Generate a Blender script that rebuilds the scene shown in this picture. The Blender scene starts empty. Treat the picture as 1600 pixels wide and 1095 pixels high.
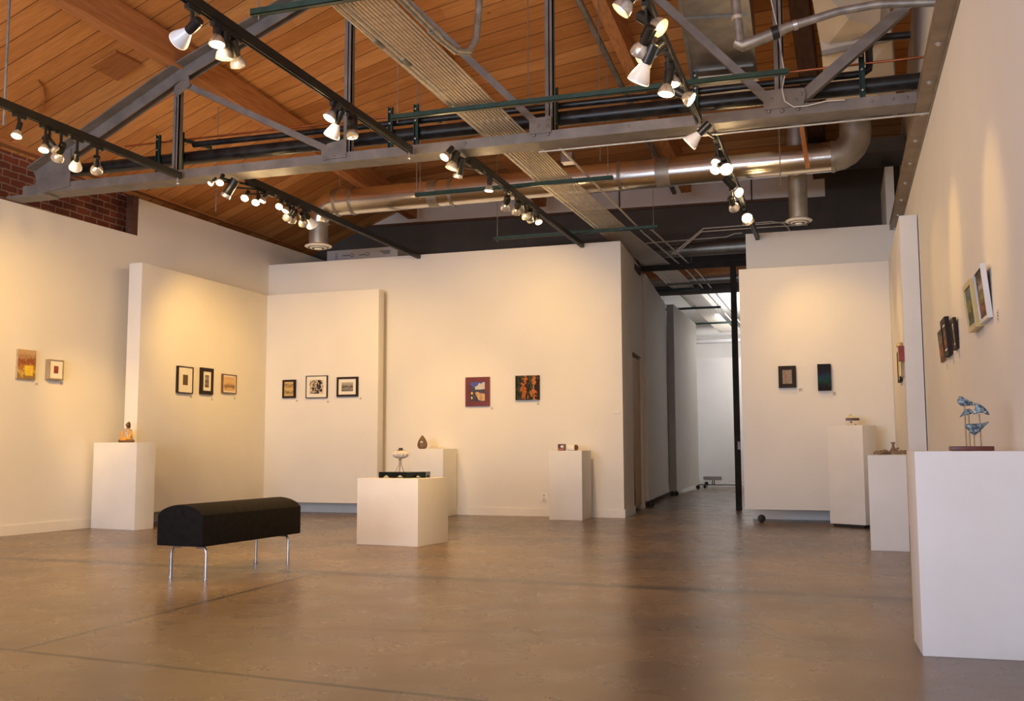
import bpy, bmesh, math, random
from mathutils import Vector, Matrix, Quaternion
random.seed(7)
S = bpy.context.scene
C = S.collection

# ------------------------------------------------------------------ camera
W_, H_ = 1600.0, 1095.0
FPX = 1560.7
YAW, PITCH, ROLL, CZ = math.radians(18.243), math.radians(5.577), math.radians(-0.187), 0.87
_f = Vector((-math.sin(YAW)*math.cos(PITCH), math.cos(YAW)*math.cos(PITCH), math.sin(PITCH)))
_r = Vector((math.cos(YAW), math.sin(YAW), 0)); _u = _r.cross(_f)
_r2 = math.cos(ROLL)*_r + math.sin(ROLL)*_u; _u2 = -math.sin(ROLL)*_r + math.cos(ROLL)*_u
CAMP = Vector((0, 0, CZ))
cd = bpy.data.cameras.new('camera'); cam = bpy.data.objects.new('camera', cd); C.objects.link(cam)
cd.sensor_fit = 'HORIZONTAL'; cd.sensor_width = 36; cd.lens = FPX/W_*36; cd.clip_end = 200; cd.clip_start = .05
cam.matrix_world = Matrix.Translation(CAMP) @ Matrix((_r2, _u2, -_f)).transposed().to_4x4()
S.camera = cam
S.view_settings.view_transform = 'Standard'; S.view_settings.look = 'None'
S.view_settings.gamma = 1; S.view_settings.use_curve_mapping = False
S.view_settings.exposure = 0.58

# ------------------------------------------------------------------ world and large lights
w = bpy.data.worlds.new('world'); S.world = w; w.use_nodes = True
w.node_tree.nodes['Background'].inputs[0].default_value = (.75, .82, 1, 1)
w.node_tree.nodes['Background'].inputs[1].default_value = 1.0
def area(name, loc, direction, sx, sy, power, col):
    l = bpy.data.lights.new(name, 'AREA'); l.shape = 'RECTANGLE'; l.size = sx; l.size_y = sy; l.energy = power; l.color = col
    o = bpy.data.objects.new(name, l); C.objects.link(o); o.location = loc
    o.rotation_euler = Vector(direction).to_track_quat('-Z', 'Z').to_euler(); return o
area('storefront_daylight', (-4.8, -4.9, 2.2), (-.05, 1, -.03), 5.8, 3.2, 330, (.58, .76, 1.0))
area('roof_fill_light', (-4.2, -4.85, .9), (0, 1, 4.0), 7.0, .8, 500, (.90, .89, .95))  # added upward area light, unseen behind the camera, to brighten the roof boards
fr_l = area('far_panel_fill', (-.5, 20.2, 3.75), (-.28, 1, -.36), 1.6, .5, 15, (1.0, .95, .94)); fr_l.data.spread = math.radians(75)  # invented area light hung in the corridor to brighten the far panel
area('far_ceiling_fill', (-1.6, 22.0, 3.3), (0, 0.2, 1), 1.6, 3.0, 60, (1.0, .98, .97))  # added uplight that brightens the far room's ceiling; no opening exists there
area('far_wall_fill', (-1.8, 27.0, 2.2), (0, 1, .25), 3.0, 1.0, 60, (1.0, .97, .95))  # extra area light hidden behind the far panel, put in to lift the far wall
SPOT_K = .93      # strength of all track lamps
WARM = (1.0, .585, .15)
SPILL = 2.2      # glow of each lamp's glass in all directions

# ------------------------------------------------------------------ pixel -> point on a plane of the room
def ray(px, py): return _r2*((px-800)/FPX) - _u2*((py-547.5)/FPX) + _f
def PZ(px, py, z): d = ray(px, py); return CAMP + d*((z-CZ)/d.z)
def PY(px, py, Y): d = ray(px, py); return CAMP + d*(Y/d.y)
def PX(px, py, X): d = ray(px, py); return CAMP + d*(X/d.x)
def PV(px, py, p0, n): d = ray(px, py); return CAMP + d*((Vector(p0)-CAMP).dot(n)/d.dot(n))

# ------------------------------------------------------------------ materials
def new_mat(name):
    m = bpy.data.materials.new(name); m.use_nodes = True
    nt = m.node_tree; b = nt.nodes['Principled BSDF']; return m, nt, b
def N(nt, t, **kw):
    n = nt.nodes.new(t)
    for k, v in kw.items():
        if k.startswith('i_'): n.inputs[int(k[2:])].default_value = v
        else: setattr(n, k, v)
    return n
def ramp(nt, stops, interp='LINEAR'):
    r = nt.nodes.new('ShaderNodeValToRGB'); r.color_ramp.interpolation = interp
    e = r.color_ramp.elements
    while len(e) > 1: e.remove(e[0])
    e[0].position = stops[0][0]; e[0].color = (*stops[0][1], 1)
    for p, c in stops[1:]:
        x = e.new(p); x.color = (*c, 1)
    return r
def noisy(name, c1, c2, scale=8, rough=.6, metal=0, bump=0, detail=4, stretch=(1,1,1), spec=.5, r2=None):
    m, nt, b = new_mat(name); L = nt.links.new
    tc = N(nt, 'ShaderNodeTexCoord'); mp = N(nt, 'ShaderNodeMapping'); mp.inputs[3].default_value = stretch
    L(tc.outputs['Object'], mp.inputs[0])
    n = N(nt, 'ShaderNodeTexNoise'); n.inputs['Scale'].default_value = scale; n.inputs['Detail'].default_value = detail
    L(mp.outputs[0], n.inputs['Vector'])
    r = ramp(nt, [(.3, c1), (.7, c2)]); L(n.outputs['Fac'], r.inputs[0]); L(r.outputs[0], b.inputs['Base Color'])
    b.inputs['Roughness'].default_value = rough; b.inputs['Metallic'].default_value = metal
    b.inputs['Specular IOR Level'].default_value = spec
    if r2 is not None:
        mr = N(nt, 'ShaderNodeMapRange'); mr.inputs[3].default_value = rough; mr.inputs[4].default_value = r2
        L(n.outputs['Fac'], mr.inputs[0]); L(mr.outputs[0], b.inputs['Roughness'])
    if bump:
        bp = N(nt, 'ShaderNodeBump'); bp.inputs['Strength'].default_value = bump; bp.inputs['Distance'].default_value = .01
        L(n.outputs['Fac'], bp.inputs['Height']); L(bp.outputs[0], b.inputs['Normal'])
    return m
def emis(name, col, strength, base=(.8,.8,.8)):
    m, nt, b = new_mat(name)
    b.inputs['Base Color'].default_value = (*base, 1); b.inputs['Emission Color'].default_value = (*col, 1)
    b.inputs['Emission Strength'].default_value = strength; m.cycles.emission_sampling = 'NONE'
    return m

def wood_planks(name, cA, cB, cC, pw=.135):
    m, nt, b = new_mat(name); L = nt.links.new
    tc = N(nt, 'ShaderNodeTexCoord'); sx = N(nt, 'ShaderNodeSeparateXYZ'); L(tc.outputs['Object'], sx.inputs[0])
    d = N(nt, 'ShaderNodeMath', operation='DIVIDE', i_1=pw); L(sx.outputs[1], d.inputs[0])
    fl = N(nt, 'ShaderNodeMath', operation='FLOOR'); L(d.outputs[0], fl.inputs[0])
    fr = N(nt, 'ShaderNodeMath', operation='FRACT'); L(d.outputs[0], fr.inputs[0])
    wn0 = N(nt, 'ShaderNodeTexWhiteNoise', noise_dimensions='1D'); L(fl.outputs[0], wn0.inputs['W'])
    # board length cells
    ml = N(nt, 'ShaderNodeMath', operation='MULTIPLY_ADD', i_1=1/3.4); L(sx.outputs[0], ml.inputs[0]); L(wn0.outputs[0], ml.inputs[2])
    fl2 = N(nt, 'ShaderNodeMath', operation='FLOOR'); L(ml.outputs[0], fl2.inputs[0])
    cb = N(nt, 'ShaderNodeCombineXYZ'); L(fl2.outputs[0], cb.inputs[0]); L(fl.outputs[0], cb.inputs[1])
    wn = N(nt, 'ShaderNodeTexWhiteNoise', noise_dimensions='3D'); L(cb.outputs[0], wn.inputs['Vector'])
    base = ramp(nt, [(0, cA), (.5, cB), (1, cC)]); L(wn.outputs[0], base.inputs[0])
    mp = N(nt, 'ShaderNodeMapping'); mp.inputs[3].default_value = (1.2, 22, 6); L(tc.outputs['Object'], mp.inputs[0])
    g = N(nt, 'ShaderNodeTexNoise'); g.inputs['Scale'].default_value = 1.6; g.inputs['Detail'].default_value = 5; g.inputs['Distortion'].default_value = .6
    L(mp.outputs[0], g.inputs['Vector'])
    gr = ramp(nt, [(.3, (.62,.58,.55)), (.6, (1,1,1)), (.8, (1.0,.97,.93))]); L(g.outputs['Fac'], gr.inputs[0])
    mx = N(nt, 'ShaderNodeMix', data_type='RGBA', blend_type='MULTIPLY'); mx.inputs[0].default_value = .55
    L(base.outputs[0], mx.inputs[6]); L(gr.outputs[0], mx.inputs[7])
    # knots
    mk = N(nt, 'ShaderNodeMapping'); mk.inputs[3].default_value = (1, 1.7, 1); L(tc.outputs['Object'], mk.inputs[0])
    v = N(nt, 'ShaderNodeTexVoronoi'); v.inputs['Scale'].default_value = 1.9; L(mk.outputs[0], v.inputs['Vector'])
    kr = ramp(nt, [(0, (.18,.12,.1)), (.035, (.35,.28,.24)), (.06, (1,1,1))]); L(v.outputs['Distance'], kr.inputs[0])
    m2 = N(nt, 'ShaderNodeMix', data_type='RGBA', blend_type='MULTIPLY'); m2.inputs[0].default_value = .8
    L(mx.outputs[2], m2.inputs[6]); L(kr.outputs[0], m2.inputs[7])
    ab = N(nt, 'ShaderNodeMath', operation='SUBTRACT', i_1=.5); L(fr.outputs[0], ab.inputs[0])
    a2 = N(nt, 'ShaderNodeMath', operation='ABSOLUTE'); L(ab.outputs[0], a2.inputs[0])
    gt = N(nt, 'ShaderNodeMath', operation='GREATER_THAN', i_1=.482); L(a2.outputs[0], gt.inputs[0])
    m3 = N(nt, 'ShaderNodeMix', data_type='RGBA'); L(gt.outputs[0], m3.inputs[0]); L(m2.outputs[2], m3.inputs[6])
    m3.inputs[7].default_value = (.035, .014, .006, 1)
    L(m3.outputs[2], b.inputs['Base Color']); b.inputs['Roughness'].default_value = .62
    b.inputs['Specular IOR Level'].default_value = .25
    return m
def brick_mat(name):
    m, nt, b = new_mat(name); L = nt.links.new
    tc = N(nt, 'ShaderNodeTexCoord'); sx = N(nt, 'ShaderNodeSeparateXYZ'); L(tc.outputs['Object'], sx.inputs[0])
    cb = N(nt, 'ShaderNodeCombineXYZ'); L(sx.outputs[1], cb.inputs[0]); L(sx.outputs[2], cb.inputs[1])
    nz = N(nt, 'ShaderNodeTexNoise'); nz.inputs['Scale'].default_value = 9; L(tc.outputs['Object'], nz.inputs['Vector'])
    ad = N(nt, 'ShaderNodeVectorMath', operation='MULTIPLY_ADD'); L(nz.outputs['Color'], ad.inputs[0]); ad.inputs[1].default_value = (.03,.03,0); L(cb.outputs[0], ad.inputs[2])
    br = N(nt, 'ShaderNodeTexBrick'); L(ad.outputs[0], br.inputs['Vector'])
    br.inputs['Color1'].default_value = (.25,.06,.03,1); br.inputs['Color2'].default_value = (.13,.035,.022,1); br.inputs['Mortar'].default_value = (.36,.24,.16,1)
    br.inputs['Scale'].default_value = 1; br.inputs['Brick Width'].default_value = .215; br.inputs['Row Height'].default_value = .078
    br.inputs['Mortar Size'].default_value = .009; br.inputs['Mortar Smooth'].default_value = .3
    n2 = N(nt, 'ShaderNodeTexNoise'); n2.inputs['Scale'].default_value = 2.2; L(tc.outputs['Object'], n2.inputs['Vector'])
    r = ramp(nt, [(.35, (.45,.42,.4)), (.6, (1,1,1))]); L(n2.outputs['Fac'], r.inputs[0])
    mx = N(nt, 'ShaderNodeMix', data_type='RGBA', blend_type='MULTIPLY'); mx.inputs[0].default_value = .8
    L(br.outputs['Color'], mx.inputs[6]); L(r.outputs[0], mx.inputs[7]); L(mx.outputs[2], b.inputs['Base Color'])
    bp = N(nt, 'ShaderNodeBump'); bp.inputs['Strength'].default_value = .8; bp.inputs['Distance'].default_value = .015; bp.invert = True
    L(br.outputs['Fac'], bp.inputs['Height']); L(bp.outputs[0], b.inputs['Normal']); b.inputs['Roughness'].default_value = .9
    return m
def floor_mat():
    m, nt, b = new_mat('polished_concrete'); L = nt.links.new
    tc = N(nt, 'ShaderNodeTexCoord'); sx = N(nt, 'ShaderNodeSeparateXYZ'); L(tc.outputs['Object'], sx.inputs[0])
    n1 = N(nt, 'ShaderNodeTexNoise'); n1.inputs['Scale'].default_value = .9; n1.inputs['Detail'].default_value = 4; n1.inputs['Roughness'].default_value = .5; n1.inputs['Distortion'].default_value = .25
    L(tc.outputs['Object'], n1.inputs['Vector'])
    n2 = N(nt, 'ShaderNodeTexNoise'); n2.inputs['Scale'].default_value = 3.2; n2.inputs['Detail'].default_value = 7; n2.inputs['Roughness'].default_value = .55; L(tc.outputs['Object'], n2.inputs['Vector'])
    r1 = ramp(nt, [(.28, (.095,.064,.040)), (.45, (.145,.094,.052)), (.58, (.19,.122,.064)), (.75, (.235,.150,.076))]); L(n1.outputs['Fac'], r1.inputs[0])
    r2 = ramp(nt, [(.3, (.80,.80,.82)), (.5, (1,1,1)), (.72, (1.0,.92,.82))]); L(n2.outputs['Fac'], r2.inputs[0])
    mx = N(nt, 'ShaderNodeMix', data_type='RGBA', blend_type='MULTIPLY'); mx.inputs[0].default_value = .38
    L(r1.outputs[0], mx.inputs[6]); L(r2.outputs[0], mx.inputs[7])
    col = mx.outputs[2]
    wob = N(nt, 'ShaderNodeMath', operation='MULTIPLY_ADD', i_1=.03, i_2=-.015); L(n2.outputs['Fac'], wob.inputs[0])
    def line(axis, at, width, dark, col, slope=0, lo=None, hi=None, soft=False):
        other = sx.outputs[1-axis]
        s = N(nt, 'ShaderNodeMath', operation='MULTIPLY_ADD', i_1=slope, i_2=at); L(other, s.inputs[0])
        d = N(nt, 'ShaderNodeMath', operation='SUBTRACT'); L(sx.outputs[axis], d.inputs[0]); L(s.outputs[0], d.inputs[1])
        d2 = N(nt, 'ShaderNodeMath', operation='ADD'); L(d.outputs[0], d2.inputs[0]); L(wob.outputs[0], d2.inputs[1])
        a = N(nt, 'ShaderNodeMath', operation='ABSOLUTE'); L(d2.outputs[0], a.inputs[0])
        mr = N(nt, 'ShaderNodeMapRange'); mr.inputs[1].default_value = width*(.2 if soft else .6); mr.inputs[2].default_value = width; mr.inputs[3].default_value = 1; mr.inputs[4].default_value = 0
        L(a.outputs[0], mr.inputs[0]); f = mr.outputs[0]
        if lo is not None:
            g = N(nt, 'ShaderNodeMath', operation='GREATER_THAN', i_1=lo); L(other, g.inputs[0])
            q = N(nt, 'ShaderNodeMath', operation='MULTIPLY'); L(f, q.inputs[0]); L(g.outputs[0], q.inputs[1]); f = q.outputs[0]
        if hi is not None:
            g = N(nt, 'ShaderNodeMath', operation='LESS_THAN', i_1=hi); L(other, g.inputs[0])
            q = N(nt, 'ShaderNodeMath', operation='MULTIPLY'); L(f, q.inputs[0]); L(g.outputs[0], q.inputs[1]); f = q.outputs[0]
        k = N(nt, 'ShaderNodeMath', operation='MULTIPLY', i_1=dark[3]); L(f, k.inputs[0])
        mm = N(nt, 'ShaderNodeMix', data_type='RGBA'); L(k.outputs[0], mm.inputs[0]); L(col, mm.inputs[6]); mm.inputs[7].default_value = (*dark[:3], 1)
        return mm.outputs[2]
    col = line(1, 3.22, .021, (.012,.008,.006,1.0), col, slope=-.097)
    col = line(0, -3.33, .021, (.015,.010,.007,.95), col, slope=-.033, lo=3.56, hi=6.4)
    col = line(1, 6.26, .13, (.03,.02,.013,.85), col, slope=-.035, lo=-6.5, soft=True)
    col = line(1, 4.9, .05, (.07,.05,.035,.35), col, slope=.2, lo=-3, hi=0, soft=True)
    L(col, b.inputs['Base Color'])
    rr = N(nt, 'ShaderNodeMapRange'); rr.inputs[3].default_value = .20; rr.inputs[4].default_value = .36; L(n2.outputs['Fac'], rr.inputs[0]); L(rr.outputs[0], b.inputs['Roughness'])
    b.inputs['Specular IOR Level'].default_value = .55
    bp = N(nt, 'ShaderNodeBump'); bp.inputs['Strength'].default_value = .025; bp.inputs['Distance'].default_value = .01; L(n2.outputs['Fac'], bp.inputs['Height']); L(bp.outputs[0], b.inputs['Normal'])
    return m
def art_mat(name, cols, scale=5, amp=.5, axis='Z', detail=3, rough=.5, seed=0, grad=1.0):
    """a painted picture: bands along one axis broken up by noise"""
    m, nt, b = new_mat(name); L = nt.links.new
    tc = N(nt, 'ShaderNodeTexCoord'); sx = N(nt, 'ShaderNodeSeparateXYZ'); L(tc.outputs['Generated'], sx.inputs[0])
    mp = N(nt, 'ShaderNodeMapping'); mp.inputs[1].default_value = (seed, seed*.37, seed*.71); L(tc.outputs['Generated'], mp.inputs[0])
    n = N(nt, 'ShaderNodeTexNoise'); n.inputs['Scale'].default_value = scale; n.inputs['Detail'].default_value = detail; n.inputs['Distortion'].default_value = 1.2
    L(mp.outputs[0], n.inputs['Vector'])
    a = N(nt, 'ShaderNodeMath', operation='SUBTRACT', i_1=.5); L(n.outputs['Fac'], a.inputs[0])
    k = N(nt, 'ShaderNodeMath', operation='MULTIPLY', i_1=amp*2.2); L(a.outputs[0], k.inputs[0])
    g = N(nt, 'ShaderNodeMath', operation='MULTIPLY_ADD', i_1=grad, i_2=.5*(1-grad)); L(sx.outputs[{'X':0,'Y':1,'Z':2}[axis]], g.inputs[0])
    s = N(nt, 'ShaderNodeMath', operation='ADD'); L(k.outputs[0], s.inputs[0]); L(g.outputs[0], s.inputs[1])
    stops = [(i/len(cols), c) for i, c in enumerate(cols)]
    r = ramp(nt, stops, 'CONSTANT' if detail > 2 else 'LINEAR'); L(s.outputs[0], r.inputs[0]); L(r.outputs[0], b.inputs['Base Color'])
    b.inputs['Roughness'].default_value = max(rough, .6); b.inputs['Specular IOR Level'].default_value = .12
    return m

M = {}
M['wall'] = noisy('white_wall_paint', (.74,.715,.68), (.78,.75,.715), 1.5, .75, bump=.02, spec=.3)
M['panel'] = noisy('panel_paint', (.76,.735,.70), (.80,.77,.735), 2, .7, spec=.3)
M['pedestal'] = noisy('pedestal_paint', (.76,.745,.725), (.81,.79,.77), 4, .55, spec=.35)
M['base'] = noisy('baseboard_paint', (.72,.69,.65), (.78,.75,.71), 4, .5)
M['floor'] = floor_mat()
M['roof'] = wood_planks('ceiling_boards', (.55,.225,.065), (.70,.31,.095), (.78,.38,.135), pw=.235)
M['beam'] = noisy('timber', (.40,.16,.055), (.58,.26,.10), 3, .6, stretch=(12,1,12), detail=6, spec=.25)
M['darkbeam'] = noisy('dark_timber', (.07,.03,.015), (.13,.055,.028), 3, .7, stretch=(10,1,10))
M['ply'] = noisy('plywood', (.34,.115,.030), (.44,.17,.05), 4, .55, stretch=(1,8,1), detail=5, spec=.3)
M['brick'] = brick_mat('old_brick')
M['steel'] = noisy('grey_painted_steel', (.15,.135,.125), (.235,.21,.195), 6, .5, metal=.25, bump=.05, detail=6)
M['channel'] = noisy('primed_channel_steel', (.22,.17,.12), (.34,.27,.20), 5, .45, metal=.5, detail=6)
M['galv'] = noisy('galvanized_sheet', (.64,.62,.59), (.72,.70,.66), 4, .20, metal=1, r2=.27, detail=2)
M['galvdull'] = noisy('dull_galvanized_sheet', (.30,.29,.27), (.46,.44,.41), 5, .42, metal=.8, r2=.55)
M['emt'] = noisy('conduit_tube', (.52,.47,.39), (.70,.64,.55), 18, .35, metal=.45, detail=3)
M['emtgrey'] = noisy('weathered_conduit', (.22,.21,.20), (.40,.375,.34), 12, .45, metal=.6, detail=5)
M['black'] = noisy('black_metal', (.008,.008,.008), (.016,.016,.016), 10, .38, spec=.5)
M['blackpipe'] = noisy('black_iron_pipe', (.010,.010,.012), (.035,.034,.034), 9, .16, metal=.3, detail=6, r2=.55)
M['strut'] = noisy('green_strut', (.008,.03,.024), (.018,.055,.043), 12, .45, metal=.2)
M['blacksteel'] = noisy('black_steel_frame', (.012,.010,.009), (.024,.020,.018), 6, .7, spec=.15)
M['copper'] = noisy('copper_tube', (.45,.14,.06), (.62,.24,.11), 10, .3, metal=.9)
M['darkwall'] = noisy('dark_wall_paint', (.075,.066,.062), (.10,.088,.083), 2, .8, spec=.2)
M['darkduct'] = noisy('dark_sheet_metal', (.10,.095,.09), (.16,.15,.14), 2, .5, metal=.5)
M['uwhite'] = noisy('gable_paint', (.72,.69,.69), (.78,.75,.75), 3, .8)
M['greypaint'] = noisy('grey_paint', (.48,.49,.53), (.54,.55,.58), 3, .6)
M['chrome'] = noisy('brushed_aluminium', (.55,.56,.60), (.68,.69,.73), 20, .3, metal=.9)
M['velvet'] = noisy('black_upholstery', (.006,.005,.005), (.013,.010,.009), 30, .85, bump=.15, spec=.2)
M['white_plastic'] = noisy('white_plastic', (.74,.72,.68), (.80,.78,.74), 9, .4)
M['lampwhite'] = noisy('lamp_white_glass', (.75,.74,.75), (.82,.81,.82), 9, .3)
M['lampribbed'] = noisy('ribbed_reflector', (.50,.48,.45), (.86,.83,.78), 60, .18, metal=.7, stretch=(1,1,.05))
M['lit'] = emis('lit_lens', (1.0, .80, .52), 14)
M['rim'] = emis('warm_lens_side', (1.0, .72, .42), .9)
M['glow'] = noisy('dark_lens', (.25,.23,.2), (.4,.36,.3), 20, .15)
M['caster'] = noisy('black_rubber', (.01,.01,.01), (.02,.02,.02), 10, .5)
M['curtain'] = noisy('tan_plywood_sheet', (.50,.32,.17), (.62,.42,.24), 3, .6, stretch=(10,10,1))
M['farceil'] = noisy('far_white_paint', (.66,.64,.61), (.74,.72,.69), 1.2, .8)
M['foam'] = noisy('white_foam_board', (.36,.35,.36), (.42,.41,.42), 5, .7)
M['ink'] = noisy('grey_print', (.10,.10,.11), (.14,.14,.15), 5, .7)
M['beige'] = noisy('beige_sheet_metal', (.62,.53,.42), (.76,.67,.55), 1.6, .5, metal=.1)

# ------------------------------------------------------------------ mesh builder
class MB:
    def __init__(s): s.v = []; s.f = []
    def add(s, vs, fs):
        o = len(s.v); s.v += [Vector(v) for v in vs]; s.f += [tuple(i+o for i in f) for f in fs]; return s
    def box(s, a, b):
        x0,y0,z0 = a; x1,y1,z1 = b
        return s.hexa([(x0,y0,z0),(x1,y0,z0),(x1,y1,z0),(x0,y1,z0)], [(x0,y0,z1),(x1,y0,z1),(x1,y1,z1),(x0,y1,z1)])
    def hexa(s, lo, hi):
        return s.add(list(lo)+list(hi), [(3,2,1,0),(4,5,6,7),(0,1,5,4),(1,2,6,5),(2,3,7,6),(3,0,4,7)])
    def beam(s, p, q, w, h, up=(0,0,1)):
        """box from p to q, w wide sideways, h along up, centred"""
        p, q = Vector(p), Vector(q); d = (q-p).normalized(); u = Vector(up); sd = d.cross(u).normalized(); u = sd.cross(d).normalized()
        c = [(-1,-1),(1,-1),(1,1),(-1,1)]
        lo = [p + sd*(w/2*a) + u*(h/2*b) for a, b in c]; hi = [q + sd*(w/2*a) + u*(h/2*b) for a, b in c]
        return s.hexa(lo, hi)
    def tube(s, pts, r, n=12, cap=True):
        pts = [Vector(p) for p in pts]; rs = r if isinstance(r, (list, tuple)) else [r]*len(pts)
        vs = []; prev = None
        for i, p in enumerate(pts):
            t = (pts[min(i+1, len(pts)-1)] - pts[max(i-1, 0)]).normalized()
            if prev is None:
                a = Vector((0,0,1)) if abs(t.z) < .9 else Vector((1,0,0)); u = t.cross(a).normalized()
            else: u = (prev - t*prev.dot(t)).normalized()
            prev = u; v = t.cross(u)
            for k in range(n):
                a = 2*math.pi*k/n; vs.append(p + (u*math.cos(a) + v*math.sin(a))*rs[i])
        fs = []
        for i in range(len(pts)-1):
            for k in range(n):
                fs.append((i*n+k, i*n+(k+1)%n, (i+1)*n+(k+1)%n, (i+1)*n+k))
        if cap: fs.append(tuple(range(n-1, -1, -1))); fs.append(tuple((len(pts)-1)*n+k for k in range(n)))
        return s.add(vs, fs)
    def lathe(s, prof, org=(0,0,0), axis=(0,0,1), n=20):
        """prof: (radius, height) pairs along axis from org"""
        q = Vector((0,0,1)).rotation_difference(Vector(axis)); org = Vector(org); vs = []; fs = []
        for r, h in prof:
            for k in range(n):
                a = 2*math.pi*k/n; vs.append(org + q @ Vector((max(r,1e-4)*math.cos(a), max(r,1e-4)*math.sin(a), h)))
        for i in range(len(prof)-1):
            for k in range(n): fs.append((i*n+k, i*n+(k+1)%n, (i+1)*n+(k+1)%n, (i+1)*n+k))
        fs.append(tuple(range(n-1,-1,-1))); fs.append(tuple((len(prof)-1)*n+k for k in range(n)))
        return s.add(vs, fs)
    def prism(s, poly, ext):
        """poly: 3D points, ext: vector"""
        poly = [Vector(p) for p in poly]; ext = Vector(ext); n = len(poly)
        vs = poly + [p+ext for p in poly]
        return s.add(vs, [tuple(range(n-1,-1,-1)), tuple(range(n, 2*n))] + [(i, (i+1)%n, n+(i+1)%n, n+i) for i in range(n)])
    def ball(s, c, r, n=12, sc=(1,1,1)):
        c = Vector(c); prof = [(math.sin(math.pi*i/n), -math.cos(math.pi*i/n)) for i in range(n+1)]; vs = []; fs = []; m = n*2
        for a, b in prof:
            for k in range(m):
                t = 2*math.pi*k/m; vs.append(c + Vector((a*math.cos(t)*r*sc[0], a*math.sin(t)*r*sc[1], b*r*sc[2])))
        for i in range(n):
            for k in range(m): fs.append((i*m+k, i*m+(k+1)%m, (i+1)*m+(k+1)%m, (i+1)*m+k))
        return s.add(vs, fs)
    def build(s, name, mat, parent=None, loc=None, smooth=35, bevel=0, kind=None):
        """verts are in world space for top-level things and for parts of unrotated things (loc is subtracted)"""
        org = Vector(loc) if loc is not None else (Vector(parent.location) if parent is not None else Vector((0,0,0)))
        if parent is not None and parent.get('_org'): org = Vector(parent['_org'])
        me = bpy.data.meshes.new(name); me.from_pydata([tuple(v-org) for v in s.v], [], s.f); 
        bm = bmesh.new(); bm.from_mesh(me)
        bmesh.ops.remove_doubles(bm, verts=bm.verts, dist=1e-5)
        bmesh.ops.recalc_face_normals(bm, faces=bm.faces)
        if bevel:
            es = [e for e in bm.edges if len(e.link_faces) == 2 and e.calc_face_angle(0) > .6]
            bmesh.ops.bevel(bm, geom=es, offset=bevel, segments=2, affect='EDGES', profile=.6, clamp_overlap=True)
        bm.to_mesh(me); bm.free()
        if smooth:
            me.polygons.foreach_set('use_smooth', [True]*len(me.polygons)); me.set_sharp_from_angle(angle=math.radians(smooth))
        me.materials.append(mat)
        o = bpy.data.objects.new(name, me); C.objects.link(o)
        if parent is not None: o.parent = parent
        elif loc is not None: o.location = loc
        if kind: o['kind'] = kind
        return o
ORD = ['first','second','third','fourth','fifth','sixth','seventh','eighth','ninth','tenth','eleventh','twelfth','thirteenth','fourteenth','fifteenth','sixteenth']
def tag(o, label, cat, group=None):
    o['label'] = label; o['category'] = cat
    if group: o['group'] = group
    return o
def thing(name, label, cat, loc=(0,0,0), group=None):
    o = bpy.data.objects.new(name, None); C.objects.link(o); o.location = loc; o.empty_display_size = .1
    return tag(o, label, cat, group)
def struct(name, mb, mat, bevel=0, smooth=35, parent=None):
    return mb.build(name, mat, parent=parent, bevel=bevel, smooth=smooth, kind='structure' if parent is None else None)
def copy_tree(o, parent=None):
    c = o.copy(); C.objects.link(c); c.parent = parent
    for ch in list(o.children): copy_tree(ch, c)
    return c
def quad_prism(pts, z0, z1):
    return MB().hexa([(p[0],p[1],z0) for p in pts], [(p[0],p[1],z1) for p in pts])

# ================================================================== STRUCTURE
YF = -5.0                    # front of the building
YB = 14.2                    # dark rear wall
WX = .73                     # right furred wall face
LW0, LW1 = Vector((-7.77,12.4,0)), Vector((-9.16,-5.0,0))      # left furred wall line
def lwx(Y): return -7.77 - .08*(12.4-Y)
LWN = Vector((1, -.08, 0)).normalized()

struct('floor', MB().box((-9.9,YF-.3,-.2), (5.2,34,0)), M['floor'], smooth=0)

# roof: curved boards over the trusses, dropping to a level line at the rear wall
near = [(-8.8,3.80),(-6.08,4.87),(-4.2,5.65),(-2.3,6.12),(-.4,6.30),(1.5,6.12),(5.2,5.6)]
def farz(x, z): return 4.80 if x > -6.2 else 4.80 + (x+6.08)*.395
mb = MB(); T = .12
rows = [(YF, 0), (7.96, 0)] + [(7.96+(YB-7.96)*k/12, k/12) for k in range(1, 13)] + [(17.0, 1)]
vs = []; fs = []
for Y, t in rows:
    for x, z in near:
        zz = z*(1-t) + farz(x, z)*t; vs.append((x, Y, zz))
n = len(near); nv = len(vs)
for Y, t in rows:
    for x, z in near:
        zz = z*(1-t) + farz(x, z)*t; vs.append((x, Y, zz+T))
for i in range(len(rows)-1):
    for k in range(n-1):
        a = i*n+k; fs.append((a, a+n, a+n+1, a+1)); fs.append((a+nv, a+nv+1, a+n+1+nv, a+n+nv))
mb.add(vs, fs)
struct('ceiling', mb, M['roof'], smooth=0)
# plywood patches nailed to the boards
mb = MB(); 
def roof_at(px, py, zoff=.03):
    d = ray(px, py)
    lo, hi = 2.0, 16.0
    for _ in range(60):
        mid = (lo+hi)/2; p = CAMP + d*(mid/d.y)
        k = 0
        for k in range(n-1):
            if near[k][0] <= p.x <= near[k+1][0]: break
        a, b = near[k], near[k+1]; u = (p.x-a[0])/(b[0]-a[0]); zn = a[1]+(b[1]-a[1])*u; zf = farz(a[0],a[1])*(1-u)+farz(b[0],b[1])*u
        t = min(1, max(0, (p.y-7.96)/(YB-7.96))); zr = zn*(1-t)+zf*t
        if p.z < zr: lo = mid
        else: hi = mid
    return p - Vector((0,0,zoff))
pp = [roof_at(*q) for q in ((142,100),(181,77),(222,97),(184,122))]
ctr = sum(pp, Vector())/4
tag(MB().prism(pp, (0,0,.02)).build('plywood_patch', M['ply'], loc=ctr), 'square plywood patch nailed to the ceiling boards at left', 'wood panel')
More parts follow.
